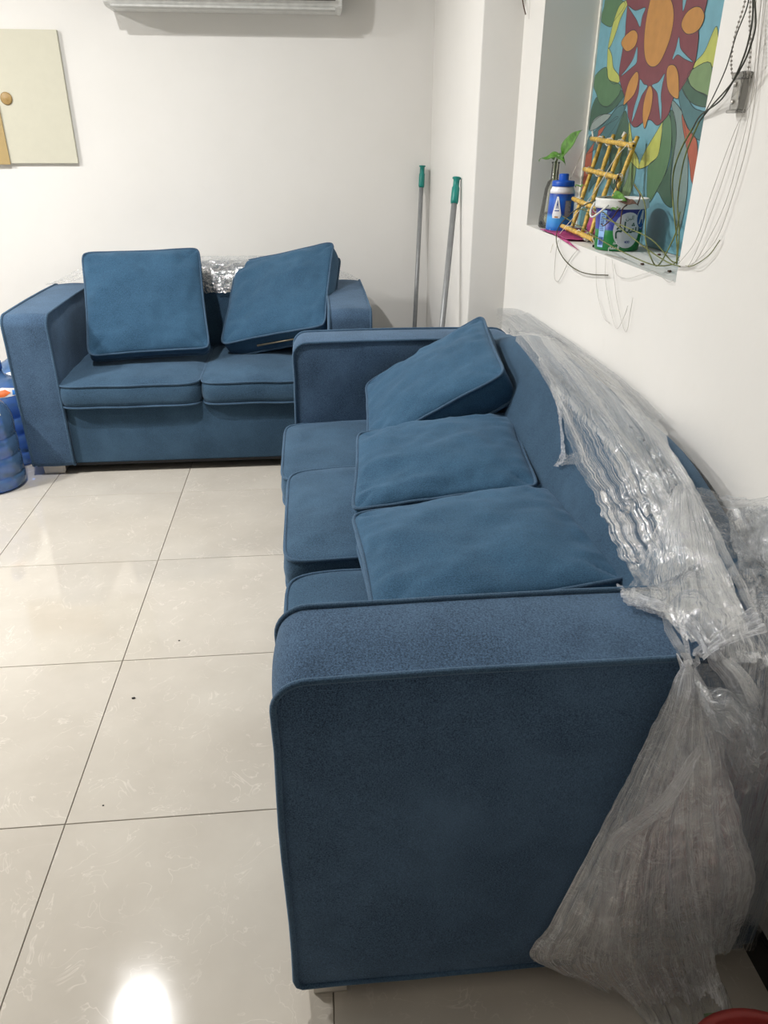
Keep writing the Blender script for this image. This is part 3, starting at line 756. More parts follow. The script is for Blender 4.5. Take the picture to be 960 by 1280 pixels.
# ------------------------------------------------------------------ panel board cover on the back wall
CREAM = plain('cream_painted_board', (203, 200, 182), 0.5, var=.01)
TAN = plain('tan_painted_board', (176, 152, 104), 0.5, var=.02)
pn = empty('panel_board', (-0.80, 2.99, 1.58)); tag(pn, 'cream cupboard panel with a round tan knob mounted on the back wall at the left', 'panel')
b = MB(); b.box((-.52, -.012, -.285), (.268, .008, .282), bev=.002); b.build('cover', CREAM, pn, smooth=False)
b = MB(); b.lathe([(0, 0), (.026, 0), (.028, .004), (.022, .008), (.014, .006), (.010, .009), (0, .009)], (-.017, -.012, -.002), 24, ax=(0, -1, 0)); b.build('knob', plain('tan_knob', (168, 138, 86), .4), pn)
b = MB(); b.box((-.52, -.020, -.290), (-.058, -.013, -.03), bev=.001); b.build('tan_board', TAN, pn, smooth=False)

# ------------------------------------------------------------------ broom handles
TEAL = plain('teal_plastic', (22, 128, 118), 0.4); POLE = plain('grey_painted_pole', (140, 142, 143), 0.4, .2)
def broom(top, low, label, r):
    top = Vector(top); low = Vector(low); d = (low - top).normalized(); foot = top + d * ((0.0 - top.z) / d.z)
    t = empty('broom', foot); tag(t, label, 'broom', 'brooms leaning in the back corner')
    T = top - foot; L = T.length; dn = T.normalized()
    b = MB(); b.tube([dn * .02, T - dn * .10], r, 12); b.build('pole', POLE, t)
    b = MB(); b.tube([T - dn * .105, T - dn * .095, T - dn * .04, T - dn * .036, T - dn * .008, T - dn * .004, T], [r * 1.15, r * 1.35, r * 1.3, r * 1.05, r * 1.05, r * 1.5, r * 1.45], 12)
    b.build('grip', TEAL, t)
    b = MB(); b.box((-.13, -.02, .0), (.13, .02, .05), bev=.008); b.build('head', TEAL, t, auto=40)
broom(at(528, 207, 'y', 2.965), at(518, 412, 'y', 2.86), 'left broom with teal grip and thin grey pole leaning on the back wall', .0115)
broom(at(571, 222, 'x', 1.238), at(552, 412, 'x', 1.165), 'right broom with teal grip leaning on the side of the pier', .0125)

# ------------------------------------------------------------------ mural in the recess
XM = 1.600
PC = dict(bg=(106, 156, 170), maroon=(114, 60, 68), orange=(176, 126, 66), green=(82, 116, 84), green2=(112, 138, 96), dark=(62, 92, 76),
          lime=(172, 178, 92), grey=(112, 132, 130), grey2=(136, 148, 144), rust=(160, 84, 64), teal=(70, 108, 112), white=(232, 230, 218), line=(36, 48, 48))
PM = {k: plain('mural_' + k, v, 0.45, var=.05) for k, v in PC.items()}
A5 = lambda a, b: (720 + a / 5.333, b / 5.333)
A4 = lambda a, b: (680 + a / 5.333, 150 + b / 5.333)
mu = empty('mural', (XM, 1.0, NZ0 + .002)); tag(mu, 'tall painted board of a maroon and orange flower with green leaves filling the wall recess', 'painting')
MI = Matrix.Translation(-Vector(mu.location))
b = MB(); b.box((0.0, -.60, 0.0), (.018, .585, 1.10), bev=.001); b.build('board', PM['bg'], mu, smooth=False)
b = MB(); b.box((-.006, .583, 0.0), (.02, .597, 1.10), bev=.001); b.build('edge_strip', PM['white'], mu, smooth=False)
shapes = [  # colour, closed outline
    ('green', A5, [(205, -20), (270, -10), (330, 30), (255, 140), (235, 178), (195, 165), (160, 125), (185, 60)]),
    ('lime', A5, [(355, 0), (345, 30), (300, 120), (270, 210), (235, 300), (215, 320), (225, 260), (250, 150), (285, 50), (320, 10)]),
    ('lime', A5, [(215, 320), (240, 370), (250, 450), (285, 500), (290, 545), (250, 560), (220, 530), (207, 490), (210, 400)]),
    ('lime', A5, [(940, 175), (940, 425), (850, 440), (780, 455), (800, 410), (860, 340)]),
    ('green', A5, [(205, 450), (220, 530), (290, 560), (298, 610), (250, 690), (200, 710), (160, 690), (135, 620), (110, 545), (150, 480)]),
    ('dark', A5, [(135, 650), (160, 690), (210, 712), (280, 640), (300, 600), (320, 640), (240, 740), (170, 770), (110, 820), (88, 870), (95, 760)]),
    ('grey2', A5, [(95, 868), (120, 800), (170, 765), (235, 765), (190, 815), (130, 860)]),
    ('teal', A5, [(20, 1032), (60, 950), (120, 880), (190, 820), (240, 760), (325, 640), (340, 700), (250, 860), (170, 960), (90, 1020)]),
    ('rust', A4, [(375, 60), (360, 100), (330, 180), (310, 330), (260, 480), (230, 560), (200, 560), (230, 420), (270, 260), (300, 200), (420, 40), (480, -20), (490, -10)]),
    ('teal', A4, [(530, -100), (530, -20), (480, 100), (440, 220), (430, 340), (330, 430), (300, 480), (330, 320), (350, 180), (400, 60), (470, -60)]),
    ('dark', A4, [(540, -60), (560, 0), (570, 100), (570, 320), (560, 440), (520, 520), (440, 420), (440, 250), (490, 60)]),
    ('grey', A4, [(570, 90), (590, 300), (560, 480), (500, 540), (540, 400)]),
    ('green2', A4, [(590, 150), (615, 280), (600, 420), (550, 540), (510, 500), (560, 380), (575, 250)]),
    ('lime', A4, [(570, 10), (585, 100), (595, 180), (630, 260), (635, 325), (600, 300), (575, 260), (565, 140)]),
    ('lime', A4, [(795, 10), (790, 60), (780, 140), (760, 240), (700, 300), (640, 325), (640, 290), (680, 200), (740, 100)]),
    ('green', A4, [(795, 10), (830, -40), (850, 20), (850, 180), (820, 330), (760, 460), (700, 555), (688, 500), (690, 380), (700, 300), (760, 240), (785, 120)]),
    ('dark', A4, [(842, -60), (868, -50), (884, 40), (885, 140), (860, 260), (845, 400), (850, 500), (855, 580), (810, 560), (770, 490), (760, 460), (830, 320), (855, 180), (850, 20)]),
    ('grey', A4, [(850, -130), (920, -60), (940, 40), (960, 200), (955, 500), (900, 760), (880, 700), (860, 560), (850, 400), (870, 220), (885, 60)]),
    ('teal', A5, [(700, 580), (750, 660), (790, 720), (840, 740), (860, 760), (850, 920), (800, 920), (740, 830), (690, 670)]),
    ('rust', A5, [(710, 760), (745, 850), (805, 930), (812, 1067), (800, 1240), (770, 1200), (760, 1100), (735, 960), (715, 850)]),
    ('green2', A5, [(745, 520), (770, 470), (900, 420), (900, 640), (850, 628), (800, 600), (760, 560)]),
    ('dark', A5, [(710, 580), (745, 520), (765, 565), (800, 602), (880, 640), (880, 710), (800, 700), (740, 650)]),
    ('maroon', A5, [(355, -60), (345, 40), (335, 150), (330, 230), (310, 350), (290, 480), (300, 560), (325, 640), (345, 700), (350, 780), (380, 840), (410, 845), (455, 810), (500, 800), (540, 835), (575, 815),
                    (620, 760), (650, 660), (700, 600), (760, 500), (800, 400), (820, 260), (822, 190), (860, 80), (860, -60), (620, -200)]),
    ('bg', A5, [(410, 310), (412, 370), (405, 420), (375, 450), (300, 510), (340, 460), (385, 390)]),
    ('bg', A5, [(690, 245), (700, 320), (740, 370), (785, 415), (730, 395), (680, 365), (645, 400), (670, 320)]),
    ('bg', A5, [(350, 40), (400, 70), (465, 50), (445, 110), (430, 180), (405, 130)]),
    ('bg', A5, [(720, -50), (745, -50), (735, 20), (715, 75)]),
    ('bg', A5, [(430, 530), (455, 560), (480, 575), (440, 640), (405, 740), (375, 815), (390, 720), (420, 620)]),
    ('bg', A5, [(595, 490), (580, 560), (570, 640), (575, 720), (568, 805), (555, 700), (545, 620), (510, 570), (555, 545)]),
    ('orange', A5, [(540, -120), (600, -60), (645, 20), (655, 120), (635, 240), (600, 340), (555, 425), (505, 445), (468, 400), (457, 300), (465, 180), (485, 60), (510, -40)]),
    ('orange', A5, [(380, 200), (408, 215), (414, 255), (395, 310), (350, 343), (322, 325), (305, 285), (330, 240)]),
    ('orange', A5, [(800, 45), (840, 55), (860, 110), (835, 180), (790, 220), (740, 225), (708, 180), (715, 130), (750, 75)]),
    ('orange', A5, [(405, 478), (420, 500), (415, 560), (390, 630), (345, 680), (320, 698), (335, 620), (360, 540)]),
    ('orange', A5, [(635, 432), (665, 440), (685, 490), (690, 570), (685, 655), (645, 640), (615, 590), (607, 500), (615, 450)]),
    ('orange', A5, [(498, 570), (515, 620), (505, 720), (480, 800), (460, 858), (448, 780), (455, 690), (475, 610)]),
]
ln = MB()
for i, (cn, fn, pts) in enumerate(shapes):
    xs = XM - 0.0004 - i * 0.00004
    P3 = []
    for q in catmull([Vector((a, c, 0)) for a, c in pts], 5, closed=True):
        u, v = fn(q.x, q.y); z = at(u, v, 'x', XM); yy = min(1.58, max(.402, z.y)); zz = min(2.2, max(NZ0 + .004, z.z)); P3.append(Vector((xs, yy, zz)))
    n = len(P3); me_v = [MI @ p for p in P3]
    me = bpy.data.meshes.new('painted_shape'); xx_ = me_v[0].x
    r2 = delaunay_2d_cdt([Vector((p.y, p.z)) for p in me_v], [], [list(range(n))], 1, 1e-6)
    fs = []
    for f in r2[2]:
        a, c, d = (r2[0][q] for q in f[:3]); fs.append(tuple(f) if (c - a).cross(d - a) < 0 else tuple(f)[::-1])
    me.from_pydata([(xx_, p.x, p.y) for p in r2[0]], [], fs); me.materials.append(PM[cn])
    o = bpy.data.objects.new({'maroon': 'painted_petals', 'orange': 'painted_petal_centre', 'bg': 'painted_gap'}.get(cn, 'painted_leaf'), me); COL.objects.link(o); o.parent = mu
    path = [p for k, p in enumerate(me_v) if (p - me_v[k - 1]).length > 1e-4]
    v0 = len(ln.v); ln.tube(path, 0.0011, 4, closed=True)
    for k in range(v0, len(ln.v)):
        x, y, z = ln.v[k]; cx = path[0].x; ln.v[k] = (cx + (x - cx) * 0.12 - .00005, y, z)
ln.build('painted_outline', PM['line'], mu, smooth=False)

# ------------------------------------------------------------------ things in the recess
# flask with the leafy cutting
fc = at(689, 288, 'z', NZ0); fc.x = 1.475; fc = Vector((1.47, 1.505, NZ0 + .001))
GLASS = glassy('flask_glass', (246, 246, 236), 0.05)
GREEN = plain('pothos_leaf', (88, 140, 50), 0.35, var=.25, scale=60); STEM = plain('pothos_stem', (110, 128, 70), .5)
fk = empty('glass_flask', fc); tag(fk, 'clear glass flask with a narrow neck in the far corner of the recess', 'vase')
b = MB(); b.lathe([(.038, 0), (.042, .004), (.041, .03), (.030, .125), (.022, .15), (.013, .158), (.012, .205), (.015, .212)], seg=28)
b.build('flask', GLASS, fk)
b = MB(); b.lathe([(0, .007), (.0365, .009), (.0365, .03), (.0345, .05), (0, .05)], seg=24); b.build('water', glassy('flask_water', (240, 243, 232), .03), fk)
pl = empty('pothos_cutting', fc + Vector((0, 0, .01))); tag(pl, 'green pothos cutting with heart-shaped leaves standing in the glass flask', 'plant')
def leaf_mesh(base, tip, wdt, nrm, name='leaf', mat=None, parent=None, curl=.15):
    base = Vector(base); tip = Vector(tip); ax = tip - base; L = ax.length; ax.normalize(); sd = Vector(nrm).cross(ax).normalized(); nn = ax.cross(sd)
    V = []; F = []; n = 14; m = 6
    for i in range(n + 1):
        t = i / n; hw = wdt * (math.sin(math.pi * min(1, t ** .62)) ** .8) * (1 - .25 * t) if 0 < t < 1 else 0.0005
        for j in range(-m, m + 1):
            s = j / m; back = .12 * L * (1 - t) ** 3 * abs(s)
            V.append(base + ax * (t * L - back) + sd * s * hw + nn * (abs(s) * hw * .35 - curl * L * (t - .3) ** 2 + .004 * math.sin(t * 9 + s)))
    k = 2 * m + 1
    F = [(i * k + j, i * k + j + 1, (i + 1) * k + j + 1, (i + 1) * k + j) for i in range(n) for j in range(2 * m)]
    o = mesh(name, V, F, mat or GREEN, parent)
    o.modifiers.new('s', 'SOLIDIFY').thickness = .0007
    return o
o0 = Vector(pl.location)
leafA = [at(705, 192, 'x', 1.475) - o0, at(723, 163, 'x', 1.462) - o0]
leaf_mesh(leafA[0], leafA[1], .030, (-.75, -.6, .25), parent=pl)
leaf_mesh(at(697, 196, 'x', 1.465) - o0, at(672, 197, 'x', 1.42) - o0, .017, (-.5, -.3, .8), parent=pl, curl=.3)
leaf_mesh(at(693, 196, 'x', 1.48) - o0, at(704, 191, 'x', 1.45) - o0, .018, (-.3, -.5, .8), parent=pl, curl=.4)
b = MB()
for a, c, top in ((0, 0, leafA[0]), (.004, .004, at(696, 198, 'x', 1.467) - o0), (-.004, 0, at(694, 205, 'x', 1.467) - o0)):
    b.tube(catmull([Vector((a, c, .01)), Vector((a * .5, c * .5, .19)), Vector(top)], 8), .0016, 6)
b.build('stem', STEM, pl)

# blue and white cleaner bottle
bc = Vector((1.462, 1.375, NZ0 + .001))
BLUE = plain('bottle_blue', (24, 76, 176), .3); NAVY = plain('bottle_navy', (38, 40, 110), .35); BW = plain('bottle_white', (232, 232, 238), .35); CAPB = plain('cap_blue', (20, 84, 190), .4)
bt = empty('detergent_bottle', bc, 0.0); tag(bt, 'squat blue bottle with a white collar and blue cap, beside the glass flask', 'bottle')
ex = 1.0
def gradblue():
    k = NT('bottle_print'); sp = k.N('ShaderNodeSeparateXYZ'); k.L(k.tc(), sp.inputs[0])
    c = k.ramp(k.math('MULTIPLY', sp.outputs[2], 6.0), [(0.0, lin((30, 110, 205))), (0.28, lin((70, 160, 228))), (0.36, lin((20, 66, 170))), (0.62, lin((30, 100, 200))), (0.75, lin((36, 52, 138))), (1.0, lin((38, 36, 104)))])
    k.L(c, k.b.inputs['Base Color']); k.b.inputs['Roughness'].default_value = .3; return k.m
b = MB(); b.lathe([(.040, 0), (.0445, .004), (.0445, .02), (.043, .06), (.0415, .118), (.041, .120)], sx=1, sy=1); b.build('body', gradblue(), bt)
b = MB(); b.lathe([(.0412, .120), (.041, .128), (.036, .138), (.034, .143)]); b.build('collar', BW, bt)
b = MB(); b.lathe([(.0365, .142), (.037, .144), (.037, .156), (.034, .159), (.016, .160), (.016, .178), (.013, .180), (0, .180)], seg=36); b.build('cap', CAPB, bt)
def on_cyl(pts, r, name, mat, parent, off=.0008, sub=True):
    """flat print wrapped on a cylinder: pts are (arc length, z)"""
    bm = bmesh.new(); vs = [bm.verts.new((p[0], 0, p[1])) for p in pts]; f = bm.faces.new(vs)
    bmesh.ops.triangulate(bm, faces=[f]); bmesh.ops.subdivide_edges(bm, edges=bm.edges, cuts=3, use_grid_fill=True)
    me = bpy.data.meshes.new(name)
    for v in bm.verts:
        rr = (r(v.co.z) if callable(r) else r) + off; a = v.co.x / rr; v.co = Vector((rr * math.sin(a), -rr * math.cos(a), v.co.z))
    bm.to_mesh(me); bm.free(); me.materials.append(mat); o = bpy.data.objects.new(name, me); COL.objects.link(o)
    if parent: o.parent = parent
    for p in me.polygons: p.use_smooth = True
    return o
PRW = plain('print_white', (236, 238, 240), .4); PRG = plain('print_grey', (150, 152, 160), .5); PRB = plain('print_logo_blue', (30, 60, 140), .4); PRO = plain('print_gold', (170, 120, 60), .4)
rb = lambda z: .0445 - .003 * max(0, z - .02) / .1
face = -0.60   # turn of the label towards the room
lab = empty('label', (0, 0, 0), face); lab.parent = bt; 
# white pointed label with a blue mark, small print and a gold foot
on_cyl([(-.014, .045), (.012, .045), (.016, .055), (.002, .112), (-.004, .112), (-.016, .055)], rb, 'front_label', PRW, lab, .0008)
on_cyl([(-.004, .075), (-.0018, .075), (-.001, .085), (.001, .085), (.0018, .075), (.004, .075), (.0006, .100), (-.0006, .100)], rb, 'blue_mark', PRB, lab, .0014)
on_cyl([(-.008, .067), (.008, .067), (.008, .070), (-.008, .070)], rb, 'blue_line', PRB, lab, .0014)
on_cyl([(-.006, .047), (.006, .047), (.006, .051), (-.006, .051)], rb, 'gold_line', PRO, lab, .0014)
on_cyl([(.026, .05), (.048, .05), (.048, .10), (.026, .10)], rb, 'grey_text_panel', PRG, lab, .0010)
for q in range(9):
    on_cyl([(.028, .054 + q * .005), (.046 - (q % 3) * .003, .054 + q * .005), (.046 - (q % 3) * .003, .0555 + q * .005), (.028, .0555 + q * .005)], rb, 'printed_line', PRW, lab, .0015)

# magenta cloth under the ladder
MAG = plain('magenta_paper', (178, 66, 124), .6, var=.2, scale=40)
cl = [at(697, 290, 'z', NZ0 + .003), at(752, 307, 'z', NZ0 + .003), at(772, 290, 'z', NZ0 + .003), at(735, 272, 'z', NZ0 + .003)]
mg = Vector((1.47, 1.15, NZ0)); 
V = []; F = []; n = 20
for i in range(n + 1):
    for j in range(n + 1):
        a = i / n; c = j / n
        P = Vector((1.403, 1.40, 0)).lerp(Vector((1.403, 1.10, 0)), a).lerp(Vector((1.57, 1.42, 0)).lerp(Vector((1.55, 1.06, 0)), a), c)
        z = NZ0 + .004 + .003 * noise.noise(P * 25) + .002
        V.append(P + Vector((0, 0, z)))
F = [(i * (n + 1) + j, i * (n + 1) + j + 1, (i + 1) * (n + 1) + j + 1, (i + 1) * (n + 1) + j) for i in range(n) for j in range(n)]
k0 = len(V)
for i in range(6):
    for j in range(6):
        a = i / 5; c = j / 5
        e = Vector((1.4045, 1.22 - .13 * a, NZ0 + .004)); tp = at(724, 313, 'x', 1.402); V.append(e.lerp(tp, c) + Vector((-.002 * math.sin(c * 3), 0, 0)))
F += [(k0 + i * 6 + j, k0 + i * 6 + j + 1, k0 + (i + 1) * 6 + j + 1, k0 + (i + 1) * 6 + j) for i in range(5) for j in range(5)]
o = mesh('magenta_paper', V, F, MAG); o.modifiers.new('s', 'SOLIDIFY').thickness = .001
tag(o, 'magenta paper under the yellow bamboo trellis, its corner folded over the ledge', 'paper')
ro = empty('paper_rosette', Vector((1.54, 1.215, NZ0 + .008))); tag(ro, 'magenta and white paper rosette standing behind the yellow bamboo trellis', 'paper flower')
b = MB(); b.lathe([(0, .0), (.012, .003), (.03, -.002), (.045, .006), (.046, .004), (.03, -.004)], (0, 0, .045), 28, ax=(-.7, -.4, .3)); b.build('magenta_disc', MAG, ro)
b = MB(); b.lathe([(0, .008), (.014, .006), (.017, .002)], (0, 0, .045), 20, ax=(-.7, -.4, .3)); b.build('white_centre', BW, ro)

# bamboo ladder
BAM = plain('yellow_bamboo', (216, 178, 84), .4, var=.2, scale=90, bump=.1); CUT = plain('bamboo_pith', (70, 58, 52), .8); STR = plain('white_string', (226, 222, 210), .8)
ld_ = empty('bamboo_trellis', (1.5, 1.13, NZ0)); tag(ld_, 'small trellis of yellow bamboo sticks tied with white string leaning on the mural', 'trellis')
lo_ = Vector(ld_.location)
# plane of the trellis: foot near the ledge, head against the mural
def lp(u, v):
    # plane through foot line x=1.455 (z=NZ0) leaning back to x=1.58 at z=NZ0+.30
    d = FW + RT * ((u - 480) / FPX) - UP * ((v - 640) / FPX)
    nrm = Vector((.30, 0, -.125)).normalized(); p0 = Vector((1.455, 1.1, NZ0 + .012)); return CAM + d * ((p0 - CAM).dot(nrm) / d.dot(nrm)) - lo_
sticks = [((754, 171), (713, 290)), ((767, 169), (728, 291)), ((782, 168), (737, 296)), ((797, 171), (748, 297))]
for (a, c) in sticks:
    p, q = lp(*a), lp(*c); dd = (q - p)
    b = MB(); pts = []; rs = []
    for k in range(13):
        t = k / 12; pts.append(p + dd * t + Vector((0, .0015 * math.sin(k * 2.1), 0))); rs.append(.0064 + (.0012 if k in (3, 7, 10) else 0))
    b.tube(pts, rs, 10); b.build('bamboo_stick', BAM, ld_)
bars = [((744, 175), (797, 184)), ((735, 213), (778, 224)), ((721, 250), (750, 262)), ((707, 284), (747, 301))]
front = Vector((-.013, 0, .004))
for (a, c) in bars:
    p, q = lp(*a) + front, lp(*c) + front; dd = q - p
    b = MB(); pts = []; rs = []
    for k in range(15):
        t = k / 14; pts.append(p + dd * t); rs.append(.0068 + (.0013 if k % 4 == 2 else 0))
    b.tube(pts, rs, 10); br = b.build('bamboo_bar', BAM, ld_)
    b = MB(); b.tube([q - dd.normalized() * .001, q + dd.normalized() * .0006], .0035, 8); b.build('hollow_end', CUT, br)
rnd = random.Random(4)
for (a, c) in bars:
    for (sa, sc) in sticks:
        # crossing of bar and stick in the picture plane of the trellis
        x1, y1, x2, y2 = *a, *c; x3, y3, x4, y4 = *sa, *sc
        den = (x1 - x2) * (y3 - y4) - (y1 - y2) * (x3 - x4)
        t = ((x1 - x3) * (y3 - y4) - (y1 - y3) * (x3 - x4)) / den; t = max(0, min(1, t))
        P = lp(x1 + (x2 - x1) * t, y1 + (y2 - y1) * t) + front * .5
        b = MB()
        for q in range(3):
            ax = Vector((rnd.uniform(-1, 1), rnd.uniform(-1, 1), rnd.uniform(-1, 1))).normalized(); u_ = ax.orthogonal().normalized(); v_ = ax.cross(u_)
            b.tube([P + (u_ * math.cos(k * .7) + v_ * math.sin(k * .7)) * .0125 for k in range(9)], .0013, 5, closed=True)
        if rnd.random() < .6:
            e = P + Vector((rnd.uniform(-.02, 0), rnd.uniform(-.02, .02), rnd.uniform(-.02, .02)))
            b.tube(catmull([P, (P + e) / 2 + Vector((-.008, 0, .006)), e], 4), .0011, 5)
        b.build('string_tie', STR, ld_)
for pts in ([(747, 168), (744, 178), (728, 215), (712, 250), (697, 290)], [(797, 180), (780, 200), (755, 240), (730, 270), (705, 300), (699, 316)]):
    b = MB(); b.tube(catmull([lp(u, v) + Vector((-.03, 0, .0)) for u, v in pts], 6), .0011, 5); b.build('carrying_string', STR, ld_)
b = MB()
b.tube([lp(745, 166) + front, lp(746, 176) + front], .003, 6); b.tube([lp(783, 166) + front * .3, lp(780, 172) + front * .3], .0055, 8)
b.build('string_end', STR, ld_)

# tub with the plant cutting
TX, TY = 1.488, 0.915
tb = empty('plastic_tub', (TX, TY, NZ0 + .001)); tag(tb, 'round blue and green plastic tub with a white rim on the recess ledge', 'tub')
R0, R1, TH = .061, .068, .110
rt_ = lambda z: R0 + (R1 - R0) * z / TH
def tubmat():
    k = NT('tub_print'); sp = k.N('ShaderNodeSeparateXYZ'); k.L(k.tc(), sp.inputs[0])
    c = k.ramp(k.math('MULTIPLY', sp.outputs[2], 8.0), [(0.0, lin((20, 116, 56))), (0.42, lin((20, 124, 56))), (0.46, lin((48, 66, 160))), (0.97, lin((42, 46, 134)))])
    k.L(c, k.b.inputs['Base Color']); k.b.inputs['Roughness'].default_value = .35; return k.m
b = MB(); b.lathe([(R0 - .002, 0), (R0, .003), (R1, TH)], seg=48, ); b.build('tub_wall', tubmat(), tb)
b = MB(); b.lathe([(R1, TH), (R1 + .005, TH + .001), (R1 + .006, TH + .006), (R1 + .004, TH + .018), (R1 + .006, TH + .022), (R1 + .004, TH + .026), (R1 - .001, TH + .026), (R1 - .002, TH + .016), (R1 - .003, TH), (R0 - .004, .01), (0, .01)], seg=48)
b.build('rim', WHITE_PL, tb)
b = MB(); b.lathe([(0, TH - .006), (R1 - .004, TH - .008)], seg=24); b.build('soil', plain('dry_soil', (72, 52, 40), .9, var=.3, bump=.5), tb)
tang = math.atan2(-(CAM.x - TX), -(CAM.y - TY)) # turn so that arc 0 faces the room
lb = empty('label', (0, 0, 0), -math.atan2(CAM.x - TX, -(CAM.y - TY)) * -1.0); lb.parent = tb; lb.name = 'printed_label'
SIL = plain('print_silver', (196, 200, 206), .4); LBL = plain('print_light_blue', (150, 190, 236), .45); PRN = plain('print_dark_green', (28, 74, 60), .5); WD = plain('print_deep_blue', (20, 70, 140), .4)
ov = [(.026 + .040 * math.cos(a), .056 + .047 * math.sin(a)) for a in [2 * math.pi * k / 28 for k in range(28)]]
on_cyl(ov, rt_, 'silver_oval', SIL, lb, .0006)
on_cyl([(-.062, .008), (-.040, .008), (-.038, .106), (-.060, .106)], rt_, 'light_blue_panel', LBL, lb, .0006)
ov2 = [(.072 + .022 * math.cos(a), .088 + .026 * math.sin(a)) for a in [2 * math.pi * k / 20 for k in range(20)]]
on_cyl([(.072 + .024 * math.cos(a), .088 + .028 * math.sin(a)) for a in [2 * math.pi * k / 20 for k in range(20)]], rt_, 'badge_ring', SIL, lb, .0009)
on_cyl(ov2, rt_, 'blue_badge', WD, lb, .0013)
on_cyl([(.058, .072), (.063, .072), (.067, .084), (.073, .084), (.077, .072), (.082, .072), (.073, .108), (.067, .108)], rt_, 'badge_letter', SIL, lb, .0018)
for q in range(11):
    z = .052 + q * .0046
    on_cyl([(-.058, z), (-.043 - (q % 4) * .001, z), (-.043 - (q % 4) * .001, z + .0018), (-.058, z + .0018)], rt_, 'printed_line', PRB, lb, .0012)
xx = -.058
for q, wd in enumerate([.0012, .0006, .0018, .0008, .0006, .0016, .0006, .0012, .0007]):
    on_cyl([(xx, .014), (xx + wd, .014), (xx + wd, .036), (xx, .036)], rt_, 'barcode_bar', PRB, lb, .0012); xx += wd + .0009
def cyl_text(txt, size, ax_, z, mat, off=.0012, shear=0.0):
    cu = bpy.data.curves.new('lettering', 'FONT'); cu.body = txt; cu.size = size; cu.align_x = 'CENTER'; cu.shear = shear; cu.offset = size * .012
    t = bpy.data.objects.new('lettering', cu); COL.objects.link(t)
    dg = bpy.context.evaluated_depsgraph_get(); me = bpy.data.meshes.new_from_object(t.evaluated_get(dg)); bpy.data.objects.remove(t)
    bm = bmesh.new(); bm.from_mesh(me)
    for v in bm.verts:
        x = v.co.x + ax_; zz = v.co.y + z; rr = rt_(zz) + off; a = x / rr; v.co = Vector((rr * math.sin(a), -rr * math.cos(a), zz))
    bm.to_mesh(me); bm.free(); me.materials.clear(); me.materials.append(mat)
    for p in me.polygons: p.material_index = 0
    o = bpy.data.objects.new('lettering', me); COL.objects.link(o); o.parent = lb
cyl_text('\uFEE1\uFE8E\uFEB8\uFEDF', .040, .030, .050, PRN)
cyl_text('\uFEE6\uFE92\uFEDF\uFE8D', .015, .028, .084, PRN)
cyl_text('\uFEE2\uFEB4\uFED7', .016, -.006, .006, PRW)
cyl_text('\uFE91\uFE92\uFEE0', .012, -.004, .020, PRW)
cyl_text('400', .010, .028, .022, PRB)
b = MB(); b.tube(catmull([Vector((-.072, .02, TH + .012)), Vector((-.088, .0, TH - .01)), Vector((-.086, -.02, TH - .022)), Vector((-.060, -.055, TH + .01))], 6), .003, 6); b.build('handle', WHITE_PL, tb)

# vine growing from the tub across the recess and up to the curtain cord
VG = plain('vine_green', (116, 122, 66), .6, var=.2); VD = plain('vine_dark', (84, 82, 58), .7, var=.2); VB = plain('vine_brown', (88, 62, 48), .8, var=.3); VK = plain('vine_dark_grey', (72, 74, 66), .7)
vn = empty('vine', (TX, TY, NZ0 + .13)); tag(vn, 'long thin vine rooted in the tub, looping over the ledge and up the wall', 'plant')
vo = Vector(vn.location)
def stem(pts, r, mat, name='vine_stem'):
    P = [at(u, v, 'x', x) - vo for (u, v, x) in pts]; b = MB(); b.tube(catmull(P, 7), r, 6); return b.build(name, mat, vn)
stem([(782, 255, 1.49), (766, 246, 1.47), (745, 250, 1.45), (716, 265, 1.42), (698, 285, 1.40), (696, 305, 1.395), (706, 325, 1.39), (722, 338, 1.395), (740, 343, 1.40), (760, 344, 1.402)], .0016, VD)
stem([(720, 262, 1.46), (748, 262, 1.43), (775, 285, 1.41), (810, 312, 1.405), (835, 328, 1.40), (850, 333, 1.40)], .0014, VG)
stem([(728, 262, 1.46), (760, 275, 1.42), (785, 285, 1.41), (815, 300, 1.42), (838, 325, 1.45), (846, 328, 1.46)], .0014, VG)
stem([(700, 268, 1.46), (735, 290, 1.43), (765, 308, 1.405), (800, 325, 1.40), (822, 332, 1.41), (842, 330, 1.44), (848, 322, 1.47)], .0014, VG)
stem([(793, 230, 1.50), (806, 255, 1.42), (807, 300, 1.41), (815, 325, 1.41), (822, 332, 1.43), (832, 318, 1.47), (845, 290, 1.50), (850, 265, 1.50)], .0016, VG)
stem([(846, 328, 1.45), (846, 300, 1.5), (841, 250, 1.52), (842, 215, 1.50), (852, 185, 1.46), (866, 160, 1.42)], .002, VG)
stem([(846, 330, 1.45), (849, 290, 1.5), (847, 255, 1.52), (851, 220, 1.50), (858, 190, 1.46), (874, 152, 1.41)], .0018, VG)
stem([(866, 160, 1.42), (876, 144, 1.40), (900, 126, 1.39), (915, 104, 1.38), (930, 78, 1.375), (938, 58, 1.37), (944, 35, 1.37), (944, 10, 1.37), (941, -20, 1.37)], .0016, VK)
stem([(874, 152, 1.41), (890, 132, 1.395), (908, 112, 1.38), (918, 98, 1.375), (930, 70, 1.37), (937, 45, 1.37), (941, 18, 1.37), (941, -20, 1.37)], .0016, VK)
stem([(880, 143, 1.40), (893, 118, 1.39), (908, 84, 1.38), (920, 45, 1.37), (934, 8, 1.37), (938, -20, 1.37)], .0011, VK)
stem([(848, 325, 1.45), (862, 333, 1.40), (885, 320, 1.40), (900, 300, 1.403)], .0010, VG)
stem([(783, 255, 1.49), (773, 262, 1.45), (766, 272, 1.43), (755, 282, 1.42), (752, 280, 1.42)], .0016, VB)
stem([(786, 255, 1.49), (778, 262, 1.44), (775, 285, 1.42)], .0018, VB)
